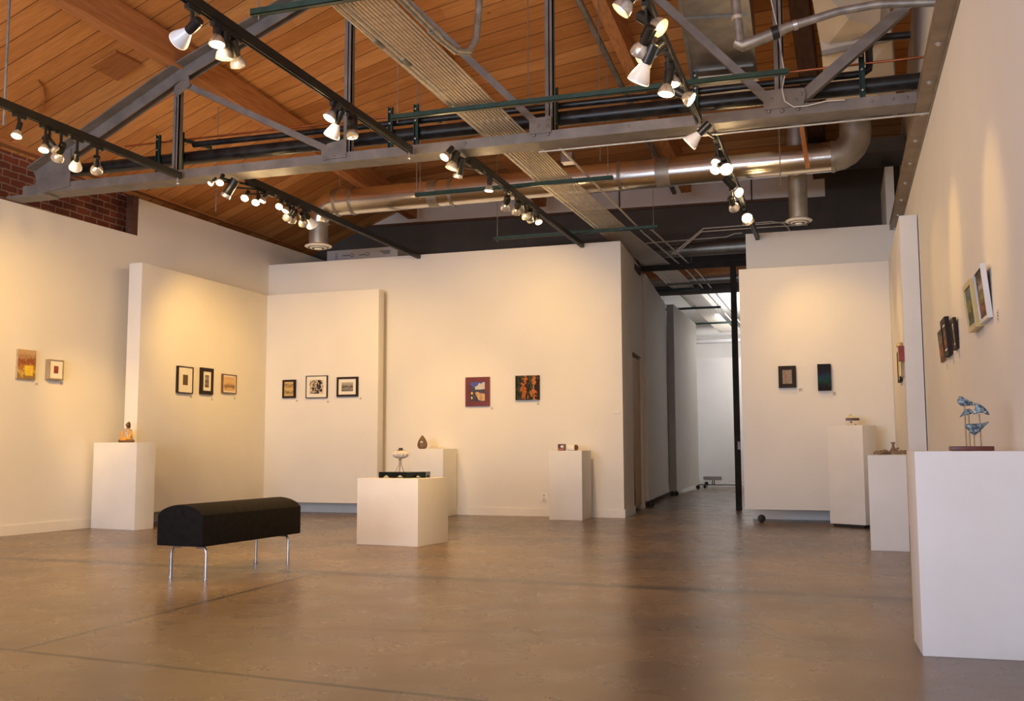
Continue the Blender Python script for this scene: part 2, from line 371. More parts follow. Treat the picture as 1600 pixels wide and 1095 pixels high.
ell = [roof_at(18+54*math.cos(a), 146+38*math.sin(a)) for a in [2*math.pi*k/28 for k in range(28)]]
ctr = sum(ell, Vector())/28
tag(MB().prism(ell, (0,0,.02)).build('plywood_disc', M['ply'], loc=ctr), 'round plywood disc covering a hole in the ceiling boards at left', 'wood panel')

# brick party wall behind the left furring and its timber plate
struct('wall_left', quad_prism([(-8.75,YF),(-8.42,YF),(-8.2,YB),(-8.75,YB)], 0, 4.02), M['brick'], smooth=0)
struct('trim_1', MB().hexa([(-8.46,YF,4.02),(-8.32,YF,4.02),(-8.04,YB,4.02),(-8.2,YB,4.02)], [(-8.46,YF,4.14),(-8.32,YF,4.14),(-8.04,YB,4.12),(-8.2,YB,4.12)]), M['beam'])
struct('wall_left_upper', quad_prism([(-8.75,YF),(-8.5,YF),(-8.3,YB),(-8.75,YB)], 4.02, 4.25), M['brick'], smooth=0)
# white furring wall in two heights
def lseg(y0, y1, z0a, z0b, z1a, z1b, th=.13, off=0):
    a = (lwx(y0)+off, y0); b = (lwx(y1)+off, y1)
    return MB().hexa([(a[0]-th,a[1],z0a),(a[0],a[1],z0a),(b[0],b[1],z0b),(b[0]-th,b[1],z0b)], [(a[0]-th,a[1],z1a),(a[0],a[1],z1a),(b[0],b[1],z1b),(b[0]-th,b[1],z1b)])
pA = PV(0,301,LW0,LWN); pB = PV(215.5,368.5,LW0,LWN); pC = PV(220,311,LW0,LWN); pD = PV(400,375,LW0,LWN)
ys = pB.y
mb = lseg(YF, ys, 0, 0, pA.z, pB.z)
struct('wall_left_furring', mb, M['wall'])
struct('wall_left_furring_rear', lseg(ys, YB-.02, 0, 0, pC.z, pD.z), M['wall'])
# dark post in the notch above the low wall
struct('trim_2', MB().box((lwx(ys)-.10, ys-.10, pB.z), (lwx(ys)-.005, ys-.005, pC.z+.02)), M['darkbeam'])
struct('baseboard_left', lseg(YF, 12.37, 0,0,.10,.10, th=.015, off=.016), M['base'])

# rear room wall with its corner, corridor side
CX0, CX1 = -2.62, -2.96
struct('wall_back', MB().hexa([(-7.85,12.4,0),(CX0,12.4,0),(CX0-.015,12.62,0),(-7.85,12.62,0)], [(-7.85,12.4,3.505),(CX0,12.4,3.505),(CX0-.015,12.62,3.505),(-7.85,12.62,3.505)]), M['wall'])
def cx(Y): return CX0 + (CX1-CX0)*(Y-12.4)/5.5
def cseg(y0, y1, z0, z1, th=.15, off=0):
    return MB().hexa([(cx(y0)-th+off,y0,z0),(cx(y0)+off,y0,z0),(cx(y1)+off,y1,z0),(cx(y1)-th+off,y1,z0)], [(cx(y0)-th+off,y0,z1),(cx(y0)+off,y0,z1),(cx(y1)+off,y1,z1),(cx(y1)-th+off,y1,z1)])
yd0, yd1 = PZ(995,801,0).y-.05, 14.35
struct('wall_corridor', cseg(12.62, yd0, 0, 3.5), M['wall'])
struct('wall_corridor_lintel', cseg(yd0, yd1, 2.17, 3.5), M['wall'])
struct('wall_corridor_rear', cseg(yd1, 22.5, 0, 3.5, off=-.20), M['wall'])
struct('wall_corridor_jamb', MB().box((cx(yd1)-.35,yd1-.02,0),(cx(yd1),yd1+.10,3.5)), M['wall'])
struct('baseboard_corridor', cseg(12.42, yd0, 0, .10, th=.014, off=.015), M['base'])
struct('baseboard_corridor_rear', cseg(yd1+.12, 22.5, 0, .12, th=.014, off=-.185), M['base'])
mb = MB().box((-7.75,12.385,0),(CX0+.015,12.3995,.095)); struct('baseboard_back', mb, M['base'])
# dark room behind the doorway
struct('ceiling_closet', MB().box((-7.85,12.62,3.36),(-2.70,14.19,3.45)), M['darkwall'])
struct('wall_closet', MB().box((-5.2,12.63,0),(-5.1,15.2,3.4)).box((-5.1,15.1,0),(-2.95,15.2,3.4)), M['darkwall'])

# right partition wall
struct('wall_partition', MB().box((-1.075,12.65,0),(WX,12.85,3.535)), M['wall'])
# right wall: furring with steel channel on top; building wall above
struct('wall_right', MB().box((WX,YF,0),(.85,12.85,3.46)), M['wall'])
struct('wall_right_upper', MB().box((.85,YF,0),(1.1,YB,6.2)), M['wall'])
struct('baseboard_right', MB().box((WX-.014,YF,0),(WX-.001,12.6,.095)), M['base'])
struct('wall_far_right', MB().box((.6,12.86,0),(.7,34,4.3)), M['farceil'])

# dark rear wall and pale gable strip
struct('wall_rear_dark', MB().add([(-8.9,YB,3.0),(-2.75,YB,3.0),(-2.75,YB,3.72),(-1.5,YB,3.82),(.9,YB,3.82),(1.1,YB,4.31),(-.385,YB,4.316),(-7.27,YB,4.40),(-8.9,YB,4.42),
      (-8.9,YB+.1,3.0),(-2.75,YB+.1,3.0),(-2.75,YB+.1,3.72),(-1.5,YB+.1,3.82),(.9,YB+.1,3.82),(1.1,YB+.1,4.31),(-.385,YB+.1,4.316),(-7.27,YB+.1,4.40),(-8.9,YB+.1,4.42)],
      [(0,1,2,3,4,5,6,7,8),(17,16,15,14,13,12,11,10,9)] + [(i,i+9,(i+1)%9+9,(i+1)%9) for i in range(9)]), M['darkwall'], smooth=0)
struct('wall_rear_gable', MB().prism([(-7.6,YB+.02,4.3),(-.12,YB+.02,4.3),(-.12,YB+.02,4.9),(-6.1,YB+.02,4.9),(-7.6,YB+.02,4.3)][:4], (0,.08,0)), M['uwhite'], smooth=0)
struct('wall_rear_right', MB().box((-.12,YB+.02,4.28),(1.1,YB+.1,4.95)), M['darkwall'])
mb = MB().box((-8.9,YB-.03,4.395),(-.385,YB-.001,4.425)); 
for x in (-6.1,-4.0,-2.75,-.9): pass
struct('trim_3', MB().beam((-7.6,YB-.012,4.405),(-.385,YB-.012,4.318),.03,.035), M['darkbeam'])
# wall seams of the gable sheets
struct('trim_4', MB().box((-3.02,YB+.008,4.33),(-3.0,YB+.018,4.8)).box((-1.12,YB+.008,4.3),(-1.10,YB+.018,4.8)), M['darkwall'])
# front wall (behind the camera) with a wide storefront window
struct('wall_front', MB().box((-9.2,YF-.2,0),(1.1,YF,.5)).box((-9.2,YF-.2,3.9),(1.1,YF,6.3)).box((-9.2,YF-.2,.5),(-7.8,YF,3.9)).box((.6,YF-.2,.5),(1.1,YF,3.9)), M['brick'], smooth=0)
fr = struct('window_1', MB().box((-7.8,YF-.14,.5),(.6,YF-.08,.58)).box((-7.8,YF-.14,3.82),(.6,YF-.08,3.9)).box((-7.8,YF-.14,.5),(-7.72,YF-.08,3.9)).box((.52,YF-.14,.5),(.6,YF-.08,3.9)).box((-5.0,YF-.14,.5),(-4.94,YF-.08,3.9)).box((-2.2,YF-.14,.5),(-2.14,YF-.08,3.9)), M['steel'])

# far room
struct('wall_far', MB().box((-6,30,0),(.7,30.2,4.4)), M['farceil'])
struct('wall_far_left', MB().box((-6.2,22.5,0),(-6,30,4.4)), M['farceil'])
struct('ceiling_far', MB().box((-6.2,17.6,4.05),(.7,30.2,4.2)), M['farceil'])
struct('trim_5', MB().box((-6.2,17.2,3.56),(.7,17.6,4.7)), M['darkwall'])
struct('trim_6', MB().box((-6.2,15.9,PY(1090,430,15.9).z),(.7,16.1,PY(1090,415,15.9).z)), M['beam'])

for lab_, y_, Y_, r_, x0_, x1_, m_ in (('round metal duct just above the black corridor header', 388, 15.1, .105, -2.75, -1.0, 'galvdull'), ('slimmer pale duct seen under the black corridor header', 436, 16.5, .075, -3.0, -1.0, 'galvdull'),
                                ('white pipe crossing the far room above the far panel', 533, 24.5, .055, -4.5, .6, 'uwhite'), ('thin white pipe just above the other in the far room', 524, 24.8, .025, -4.5, .6, 'uwhite')):
    z_ = PY(1110, y_, Y_).z
    tag(MB().tube([(x0_,Y_,z_),(x1_,Y_,z_)], r_, 20).build('round_duct' if 'duct' in lab_ else 'pipe', M[m_], loc=((x0_+x1_)/2,Y_,z_)), lab_, 'air duct' if 'duct' in lab_ else 'pipe')
# header and post of the steel frame at the corridor
pf = thing('steel_door_frame', 'black steel post and header framing the corridor opening', 'door frame', (-1.40,14.31,0))
MB().box((-1.44,14.26,0),(-1.365,14.38,3.44)).build('post', M['blacksteel'], pf)
MB().box((-2.72,14.26,3.44),(-1.15,14.38,3.505)).build('header', M['blacksteel'], pf)
MB().box((-1.39,14.21,.84),(-1.355,14.26,.95)).build('lock', M['steel'], pf)

# ================================================================== MOVABLE PANELS
def caster(parent, x, y, z1):
    rr = min(.045, z1*.42)
    mb = MB().lathe([(rr*.75,-.014),(rr,-.009),(rr,.009),(rr*.75,.014)], (x,y,rr), (.35,-1,0), 20)
    c = mb.build('caster', M['caster'], parent)
    MB().lathe([(rr*.5,.012),(rr*.45,.017)], (x,y,rr), (.35,-1,0), 14).box((x-.012,y-.028,rr*.6),(x+.012,y-.020,z1)).box((x-.012,y+.020,rr*.6),(x+.012,y+.028,z1)).box((x-.04,y-.035,z1-.006),(x+.04,y+.035,z1)).build('fork', M['chrome'], c)
def panel(name, label, a, b, z0, z1, casters):
    ctr = ((a[0]+b[0])/2, (a[1]+b[1])/2, 0)
    t = thing('movable_wall_panel', label, 'wall panel', ctr, 'movable exhibition panels')
    MB().box((a[0],a[1],z0),(b[0],b[1],z1)).build('panel_board', M['panel'], t, bevel=.003)
    for x, y in casters: caster(t, x, y, z0)
    return t
panel('l', 'tall white movable panel with three framed prints, along the left wall', (-7.775,9.453), (-7.597,12.098), .145, 3.012, [(-7.69,9.6),(-7.69,11.9)])
panel('b', 'white movable panel with three framed prints, against the back wall', (-7.78,12.1), (-5.876,12.262), .145, 3.012, [(-7.4,12.18),(-6.05,12.18)])
panel('r', 'white movable panel with two small pictures, beside the corridor post', (-1.115,12.05), (.566,12.20), .15, 2.985, [(-.93,12.09),(.3,12.11)])
panel('s', 'white movable panel seen nearly edge-on along the right wall', (.567,9.83), (.722,12.048), .13, 3.016, [(.64,10.0),(.64,11.9)])
# corridor panels
t = thing('movable_wall_panel', 'dim grey rolling panel in the corridor, just past the doorway', 'wall panel', (-2.62,16.2,0), 'movable exhibition panels')
def rx(px, Y): d = ray(px, 780); return d.x/d.y*Y
xa1, xb1 = rx(1014,14.7), rx(1045.5,18.05)
MB().hexa([(xa1-.13,14.7,.09),(xa1,14.7,.09),(xb1,18.05,.09),(xb1-.13,18.05,.09)], [(xa1-.13,14.7,3.47),(xa1,14.7,3.47),(xb1,18.05,3.47),(xb1-.13,18.05,3.47)]).build('panel_board', M['panel'], t)
caster(t, xa1+.02, 14.8, .09)
t = thing('movable_wall_panel', 'rolling panel with grey end, second in the corridor, standing before the far room', 'wall panel', (-2.9,19.5,0), 'movable exhibition panels')
yq = 18.2; xl, xr = rx(1046.5,yq), rx(1058,yq); xe = rx(1093,21.35)
MB().hexa([(xl,yq,.1),(xr,yq,.1),(xe,21.35,.1),(xe-.14,21.35,.1)], [(xl,yq,3.49),(xr,yq,3.49),(xe,21.35,3.49),(xe-.14,21.35,3.49)]).build('panel_board', M['panel'], t)
MB().box((xl+.004,yq-.006,.1),(xr-.004,yq-.0005,3.485)).build('end_cap', M['greypaint'], t)
caster(t, xl+.035, yq+.05, .1); caster(t, xr-.02, yq+.05, .1); caster(t, xe-.02, 21.3, .1)
t = thing('movable_wall_panel', 'wide grey rolling panel closing the far end of the corridor', 'wall panel', (-2.5,23.3,0), 'movable exhibition panels')
MB().box((-3.25,23.25,.11),(-1.3,23.4,2.92)).build('panel_board', M['panel'], t)
caster(t, -3.0, 23.3, .11); caster(t, -1.5, 23.3, .11)
t = thing('rolling_platform', 'low rolling steel bar with a grey box at the end of the corridor', 'trolley', (-2.55,21.9,0))
a, b = PZ(1092,768,.05), PZ(1150,768,.05)
MB().beam((a.x*21.9/a.y,21.9,.07),(b.x*21.9/b.y,21.9,.07),.04,.02).build('bar', M['black'], t)
MB().box((-2.88,21.85,.17),(-2.5,22.0,.25)).build('box', M['greypaint'], t)
MB().box((-2.70,21.89,.08),(-2.68,21.91,.17)).box((-2.66,21.89,.08),(-2.64,21.91,.17)).build('stem', M['black'], t)
caster(t, -2.86, 21.9, .07)

# doorway sheet of plywood leaning in the corridor doorway
xd = cx(13.6)
mb = MB(); a = []
for k in range(9):
    u = k/8; y = yd0+.10 + (yd1-yd0-.14)*u; a.append((cx(y)-.05+.012*math.sin(k*1.9), y))
vs = []; 
for (x, y) in a: vs += [(x, y, .06), (x+.015, y, .06), (x+.015, y, 2.13), (x, y, 2.13)]
fs = []
for k in range(8):
    o = k*4
    for j in range(4): fs.append((o+j, o+(j+1)%4, o+4+(j+1)%4, o+4+j))
fs += [(0,1,2,3), (32,33,34,35)]
for i in range(0, len(vs)):
    x, y, z = vs[i]
    if z < 1 and i < 12: vs[i] = (x, y+.22*(1-i/12), z)
mb.add(vs, fs); o = mb.build('curtain', M['curtain'], loc=(xd,13.8,0)); tag(o, 'tan sheet hanging in the corridor doorway', 'curtain')

# ================================================================== TRUSS
YT = 7.96
tr = thing('steel_truss', 'grey riveted steel roof truss spanning the gallery from brick wall to right wall', 'roof truss', (-3.5,YT,3.48))
def tube_path_z(pts): return pts
mbc = MB().beam((-7.9,YT+.005,3.517),(.84,YT+.005,3.517),.012,.08).box((-7.9,YT,3.470),(.84,YT+.235,3.482)).box((-7.9,YT+.10,3.482),(.84,YT+.112,3.56))
for x in (-7.2,-6.5,-5.3,-3.05,-1.6,.3,.45,.55): mbc.ball((x,YT-.004,3.52), .014, 5, (1,.6,1))
mbc.build('bottom_chord', M['steel'], tr)
top = [(-7.75,3.66),(-6.08,4.50),(-4.2,5.28),(-2.3,5.70),(-.4,5.85),(.84,5.78)]
mb = MB()
for (x0,z0),(x1,z1) in zip(top[:-1], top[1:]):
    mb.beam((x0,YT+.006,z0-.01),(x1,YT+.006,z1-.01),.012,.115)
    mb.beam((x0,YT-.04,z0+.05),(x1,YT-.04,z1+.05),.15,.012)
    mb.beam((x0,YT+.112,z0+.02),(x1,YT+.112,z1+.02),.012,.13)
mb.build('top_chord', M['steel'], tr)
for x, zt in ((-6.08,4.48),(-4.215,5.28),(-2.29,5.70),(-.385,5.85)):
    wdt = .07 if x < -5 else .075
    MB().box((x-wdt/2,YT+.03,3.52),(x+wdt/2,YT+.042,zt)).box((x-.005,YT+.03,3.52),(x+.005,YT+.10,zt)).box((x+wdt/2-.01,YT+.03,3.52),(x+wdt/2,YT+.09,zt)).build('vertical_strut', M['steel'], tr)
def diag(a, b, wd=.085):
    A = Vector((a[0],YT+.02,a[1])); B = Vector((b[0],YT+.02,b[1]))
    MB().beam(A, B, .012, wd).beam(A+Vector((0,.04,-wd/2)), B+Vector((0,.04,-wd/2)), .08, .012).build('diagonal_strut', M['steel'], tr)
def dpx(a, b, wd):
    a, b = PY(*a, YT+.02), PY(*b, YT+.02); diag((a.x,a.z),(b.x,b.z), wd)
dpx((288,131),(510,232), .055); dpx((560,-70),(838,192), .06); dpx((1000,-28),(1206,160), .065); dpx((1248,156),(1420,5), .085)
def gusset(poly, rivets, nm='gusset_plate'):
    mb = MB().prism([(x,YT-.012,z) for x, z in poly], (0,.01,0))
    for x, z in rivets: mb.ball((x,YT-.012,z), .016, 5, (1,.6,1))
    mb.build(nm, M['steel'], tr)
def gpx(pp, rp): 
    P2 = [PY(*q, YT-.012) for q in pp]; R2 = [PY(*q, YT-.012) for q in rp]
    gusset([(p.x,p.z) for p in P2], [(p.x,p.z) for p in R2])
gpx([(502,250),(502,232),(512,224),(541,216),(541,245)], [(507,230),(515,234),(507,248),(522,245),(538,243)])
gpx([(827,210),(827,190),(838,184),(861,181),(861,206)], [(834,191),(841,197),(834,211),(856,188),(856,197),(856,209)])
gpx([(1193,172),(1193,142),(1215,139),(1256,137),(1259,148),(1255,164)], [(1201,174),(1222,173),(1247,170),(1206,155),(1243,156),(1251,147)])
gpx([(276,151),(274,133),(294,117),(297,133)], [(280,140),(288,128)])
rv = [(-7.58+.13*k, 3.72+.066*k) for k in range(5)] + [(-7.6+.09*k, 3.52) for k in range(8)]
hp = [PY(*q, YT) for q in ((56,290),(60,272),(112,232),(110,291),(64,303))]
mb = MB().prism([(p.x,YT-.014,p.z) for p in hp], (0,.012,0))
for q in ((72,283),(80,276),(89,269),(97,262),(105,255),(106,285),(98,287),(90,289),(82,290),(74,292),(66,294)):
    p = PY(*q, YT-.02); mb.ball((p.x,YT-.016,p.z), .012, 5, (1,.6,1))
mb.build('heel_plate', M['steel'], tr)
MB().box((-8.1,YT-.01,3.445),(-7.62,YT+.20,3.468)).build('bearing_plate', M['steel'], tr)
# purlins
def purl(label, a, b, wd, ht, mat=None):
    a, b = Vector(a), Vector(b); m = (a+b)/2
    o = MB().beam(a+Vector((0,0,ht/2)), b+Vector((0,0,ht/2)), wd, ht).build('ceiling_beam', mat or M['beam'], loc=m)
    return tag(o, label, 'beam', 'timber purlins under the boarded roof')
e1, e2, e3, e4 = PY(645,342,YB-.35), PY(847,324,YB-.35), PY(1073,302,YB-.35), PY(1283,281,YB-.35)
def poly_purl(label, pts, wd, ht, mat=None):
    mb = MB()
    for a, b in zip(pts[:-1], pts[1:]): mb.beam(Vector(a)+Vector((0,0,ht/2)), Vector(b)+Vector((0,0,ht/2)), wd, ht)
    m = Vector(pts[1]); return tag(mb.build('ceiling_beam', mat or M['beam'], loc=m), label, 'beam', 'timber purlins under the boarded roof')
poly_purl('orange timber purlin crossing the top left of the ceiling', [(-6.06,YF,4.565),(-6.06,YT,4.565),(e1.x,e1.y,e1.z)], .14, .28)
poly_purl('timber purlin hidden mostly above the conduit run', [(-4.2,YF,5.385),(-4.2,YT,5.385),(e2.x,e2.y,e2.z)], .14, .28)
poly_purl('timber purlin beside the pipe, between conduits and right-hand track', [(-2.33,YF,5.84),(-2.33,YT,5.84),(e3.x,e3.y,e3.z)], .14, .28)
poly_purl('dark timber ridge beam between the two metal duct boxes', [(-.36,YF,6.0),(-.36,YT,6.0),(e4.x,e4.y,e4.z)], .20, .30, M['darkbeam'])
# pipe strapped beside the third purlin
A3, B3 = Vector((-2.33,YT,5.84)), e3
pth = [Vector((-2.52,YF,5.80)), Vector((-2.52,YT,5.80)), Vector((e3.x-.17,e3.y-.02,e3.z+.02))]
tag(MB().tube(pth, .035, 10).build('roof_pipe', M['emtgrey'], loc=pth[1]), 'grey pipe running along the third timber purlin', 'pipe')
# strap hangers at the top of the left purlin
def rod(label, px, py, z0, z1, Y=None, r=.004, X=None, name='hanger_rod'):
    p = PY(px, py, Y)
    o = MB().tube([(p.x,Y,z0),(p.x,Y,z1)], r, 6).build(name, M['emtgrey'], loc=(p.x,Y,z0)); return tag(o, label, 'rod', 'thin rods hanging from the roof')

# ================================================================== LIGHT TRACKS AND LAMP HEADS
TRK = [(-5.96,1.0,7.90,'far left track above the low white wall'), (-3.53,1.0,7.86,'black track crossing the top left of the picture'), (-5.42,8.22,12.6,'left rear track, behind the truss'),
       (-3.12,8.22,12.7,'middle rear track, behind the truss'), (-1.01,3.0,7.86,'right front track, before the truss'), (-.93,8.22,12.62,'right rear track, above the partition')]
TZ = 3.46
for X, y0, y1, lab in TRK:
    t = thing('light_track', 'black light track: ' + lab, 'light track', (X,(y0+y1)/2,TZ), 'ceiling light tracks')
    MB().box((X-.024,y0,TZ-.002),(X+.024,y1,TZ+.052)).box((X-.018,y0,TZ-.014),(X-.008,y1,TZ-.001)).box((X+.008,y0,TZ-.014),(X+.018,y1,TZ-.001)).build('rail', M['black'], t)
    if y1 < 8:
        MB().tube([(X,y1-.02,TZ-.06),(X,y1-.02,TZ)], .007, 8).ball((X,y1-.02,TZ-.06), .014, 6).build('clip', M['chrome'], t)
    MB().box((X-.025,y1-.002,TZ-.015),(X+.025,y1+.01,TZ+.053)).build('end_cap', M['black'], t)

# prototypes: built around the origin, bulb axis pointing down (-Z); pivot at origin
def proto(kind):
    r = bpy.data.objects.new('track_lamp', None); C.objects.link(r); r.empty_display_size = .05
    MB().box((-.016,-.055,-.03),(.016,.055,0)).build('adapter', M['black'], r)
    MB().box((-.007,-.009,-1),(.007,.009,0)).build('stem', M['black'], r)
    if kind == 'flood':
        so = MB().lathe([(.026,.075),(.03,.07),(.03,-.03),(.026,-.035)], n=16).build('socket', M['black'], r)
        MB().lathe([(.024,-.03),(.030,-.045),(.052,-.10),(.061,-.125),(.062,-.135)], n=22).build('bulb', M['lampwhite'], so)
        MB().lathe([(.062,-.1352),(.0615,-.139),(.054,-.143)], n=22).build('lens', M['rim'], so)
    elif kind == 'spot':
        so = MB().lathe([(.024,.07),(.028,.065),(.028,-.03),(.024,-.035)], n=16).build('socket', M['black'], r)
        MB().lathe([(.022,-.03),(.034,-.042),(.047,-.06),(.053,-.085),(.053,-.095)], n=22).build('bulb', M['lampribbed'], so)
        MB().lathe([(.053,-.0952),(.052,-.099),(.044,-.102)], n=22).build('lens', M['glow'], so)
    elif kind == 'lit':
        so = MB().lathe([(.024,.07),(.028,.065),(.028,-.03),(.024,-.035)], n=16).build('socket', M['black'], r)
        MB().lathe([(.022,-.03),(.036,-.045),(.049,-.07),(.055,-.09),(.055,-.10)], n=22).build('bulb', M['lampribbed'], so)
        MB().lathe([(.047,-.1002),(.045,-.105),(.03,-.110)], n=22).build('lens', M['lit'], so)
    elif kind == 'can':
        so = MB().lathe([(.034,.075),(.040,.07),(.040,-.07),(.037,-.075)], n=18).build('socket', M['black'], r)
        MB().lathe([(.041,-.072),(.045,-.085),(.045,-.10)], n=22).build('bulb', M['chrome'], so)
        MB().lathe([(.044,-.1002),(.042,-.103),(.03,-.105)], n=22).build('lens', M['glow'], so)
    MB().box((-.034,-.006,-.01),(-.028,.006,.06)).box((.028,-.006,-.01),(.034,.006,.06)).box((-.034,-.006,.056),(.034,.006,.062)).build('yoke', M['black'], so)
    return r
PROTO = {k: proto(k) for k in ('flood','spot','lit','can')}
used = set()
OFF = {'flood': .09, 'spot': .06, 'lit': .10, 'can': .06}
TRN = ['far left track','top left track','left rear track','middle rear track','right front track','right rear track']
KN = {'flood':'white flood lamp','spot':'ribbed silver lamp','lit':'glowing lamp','can':'black cylinder lamp'}
def lamp(track, idx, kind, px, py, aim=None, target=None, watt=0, cone=60, blend=.9, sc=1.0, look=''):
    X = TRK[track][0]; bpos = PX(px, py, X)
    Yp, zb = bpos.y, min(bpos.z, TZ-.12)

    if target is not None: d = (Vector(target) - Vector((X,Yp,zb))).normalized()
    else: d = Vector(aim).normalized()
    piv = Vector((X, Yp, zb)) - d*OFF[kind]*sc
    if piv.z > TZ-.06: piv.z = TZ-.06
    root = PROTO[kind] if kind not in used else copy_tree(PROTO[kind])
    used.add(kind)
    ry = (piv.y if piv.y > 8.29 else 8.29+.12*idx) if track in (2,3,5) else min(piv.y, 7.82)
    root.location = (X, ry, TZ-.014)
    drop = TZ-.014 - piv.z
    for ch in root.children:
        if ch.name.startswith('stem'): vv = Vector((0,piv.y-ry,-drop)); ch.scale = (1,1,vv.length); ch.rotation_mode = 'QUATERNION'; ch.rotation_quaternion = Vector((0,0,-1)).rotation_difference(vv.normalized())
        if ch.name.startswith('socket'):
            ch.location = (0,piv.y-ry,-drop); ch.rotation_mode = 'QUATERNION'; ch.rotation_quaternion = Vector((0,0,-1)).rotation_difference(d); ch.scale = (sc,)*3
    tag(root, '%s, %s from the near end of the %s%s' % (KN[kind], ORD[idx], TRN[track], look), 'track light', 'track lamps of the gallery')
    if watt or kind == 'lit':
        l = bpy.data.lights.new('lamp_glow', 'POINT'); l.energy = SPILL*sc; l.color = (1.0, .66, .30); l.shadow_soft_size = .05
        o = bpy.data.objects.new('lamp_glow', l); C.objects.link(o); o.location = Vector((X,piv.y,piv.z)) + d*(.17*sc)
    if watt:
        l = bpy.data.lights.new('lamp_beam', 'SPOT'); l.energy = watt*SPOT_K; l.color = WARM; l.spot_size = math.radians(cone); l.spot_blend = blend; l.shadow_soft_size = .045
        o = bpy.data.objects.new('lamp_beam', l); C.objects.link(o); o.location = Vector((X,piv.y,piv.z)) + d*(.16*sc); o.rotation_euler = d.to_track_quat('-Z','Y').to_euler()
CAMD = (-.25,-.55,-.8)
# far left track
lamp(0,0,'lit',25,213, sc=.75, aim=(.05,-.3,-.95), watt=40, cone=90)
lamp(0,1,'lit',67,235, sc=.75, aim=(.1,-.3,-.95), watt=40, cone=90)
lamp(0,2,'can',79,230, aim=(.5,.3,-.75), sc=.8)
lamp(0,3,'spot',98,242, target=(-8.1,7.6,1.5), watt=95, cone=80)
lamp(0,4,'flood',126,256, target=(-8.05,8.6,1.6), watt=70, cone=80, sc=.85)
lamp(0,5,'spot',156,262, target=(-8.02,9.32,1.12), watt=170, cone=26, blend=1.0)
# top left track
lamp(1,0,'flood',304,54, target=(-8.2,6.3,1.4), watt=140, cone=88)
lamp(1,1,'lit',338,67, sc=.9, aim=(.05,-.1,-1), watt=30, cone=80)
lamp(1,2,'spot',351,82, aim=(-.05,.1,-1), watt=25, cone=60)
lamp(1,3,'spot',372,94, target=(-3.9,7.6,.3), watt=105, cone=60)
lamp(1,4,'lit',520,180, aim=(-.35,-.35,-.85), watt=30, cone=80, sc=.9)
lamp(1,5,'flood',530,203, aim=(-.5,.2,-.8), watt=30, cone=80)
lamp(1,6,'can',549,205, aim=(.15,-.3,-.9))
lamp(1,7,'lit',552,215, sc=.85, target=(-3.9,8.28,.25), watt=75, cone=60)
# left rear track
lamp(2,0,'lit',331,287, aim=(-.4,-.5,-.7), sc=.5)
lamp(2,1,'lit',342,286, sc=.7, aim=(.1,-.5,-.7), watt=13, cone=80)
lamp(2,2,'can',360,301, aim=(-.5,-.1,-.85), sc=1.1)
lamp(2,3,'lit',381,310, sc=.72, aim=(.1,-.65,-.7), watt=12, cone=80)
lamp(2,4,'lit',398,317, sc=.72, aim=(.1,-.65,-.7), watt=12, cone=80)
lamp(2,5,'lit',412,314, aim=(-.3,-.3,-.8), sc=.7)
lamp(2,6,'lit',435,321, sc=.72, aim=(.1,-.65,-.7), watt=12, cone=80)
lamp(2,7,'lit',448,329, aim=(-.2,-.3,-.8), sc=.75)
lamp(2,8,'spot',456,337, target=(-7.6,10.6,1.9), watt=130, cone=52)
lamp(2,9,'spot',462,340, target=(-7.6,11.3,2.0), watt=60, cone=60)
lamp(2,10,'spot',476,346, target=(-6.6,12.1,1.7), watt=105, cone=80)
lamp(2,11,'flood',485,347, target=(-5.4,12.1,1.4), watt=45, cone=80)
# middle rear track
lamp(3,0,'lit',699,245, sc=.8, aim=(-.35,-.5,-.75), watt=25, cone=80)
lamp(3,1,'spot',710,257, aim=(-.3,-.1,-.9), watt=20, cone=70)
lamp(3,2,'can',719,270, target=(-3.9,8.6,.6), watt=40, cone=35)
lamp(3,3,'lit',765,298, sc=.8, aim=(-.1,.0,-1), watt=25, cone=70)
lamp(3,4,'spot',794,321, target=(-4.78,12.4,1.25), watt=110, cone=30, blend=1.0)
lamp(3,5,'spot',811,326, target=(-4.6,12.39,1.9), watt=66, cone=96)
lamp(3,6,'spot',822,335, target=(-3.2,12.1,1.0), watt=35, cone=45)
lamp(3,7,'can',830,341, target=(-3.7,12.39,1.7), watt=58, cone=96, sc=.9)
lamp(3,8,'lit',838,347, aim=(.35,-.3,-.8), watt=15, cone=70, sc=.75)
# right front track
lamp(4,0,'spot',989,6, aim=(-.6,-.1,-.7), watt=20, cone=70, sc=1.1)
lamp(4,1,'spot',1012,38, target=(.73,5.25,1.9), watt=50, cone=27, sc=1.1)
lamp(4,2,'spot',1012,74, target=(-3.6,8.6,.3), watt=75, cone=44, sc=1.1)
lamp(4,3,'spot',1023,90, aim=(-.7,-.1,-.6), watt=20, cone=70, sc=1.1)
lamp(4,4,'flood',1015,113, aim=(-.45,.3,-.75), watt=30, cone=80, sc=1.1)
lamp(4,5,'lit',1048,133, aim=(.1,.0,-1), watt=14, cone=70)
lamp(4,6,'lit',1044,147, aim=(-.15,-.05,-1), watt=14, cone=80)
lamp(4,7,'lit',1062,158, target=(.73,6.95,2.1), watt=42, cone=28)
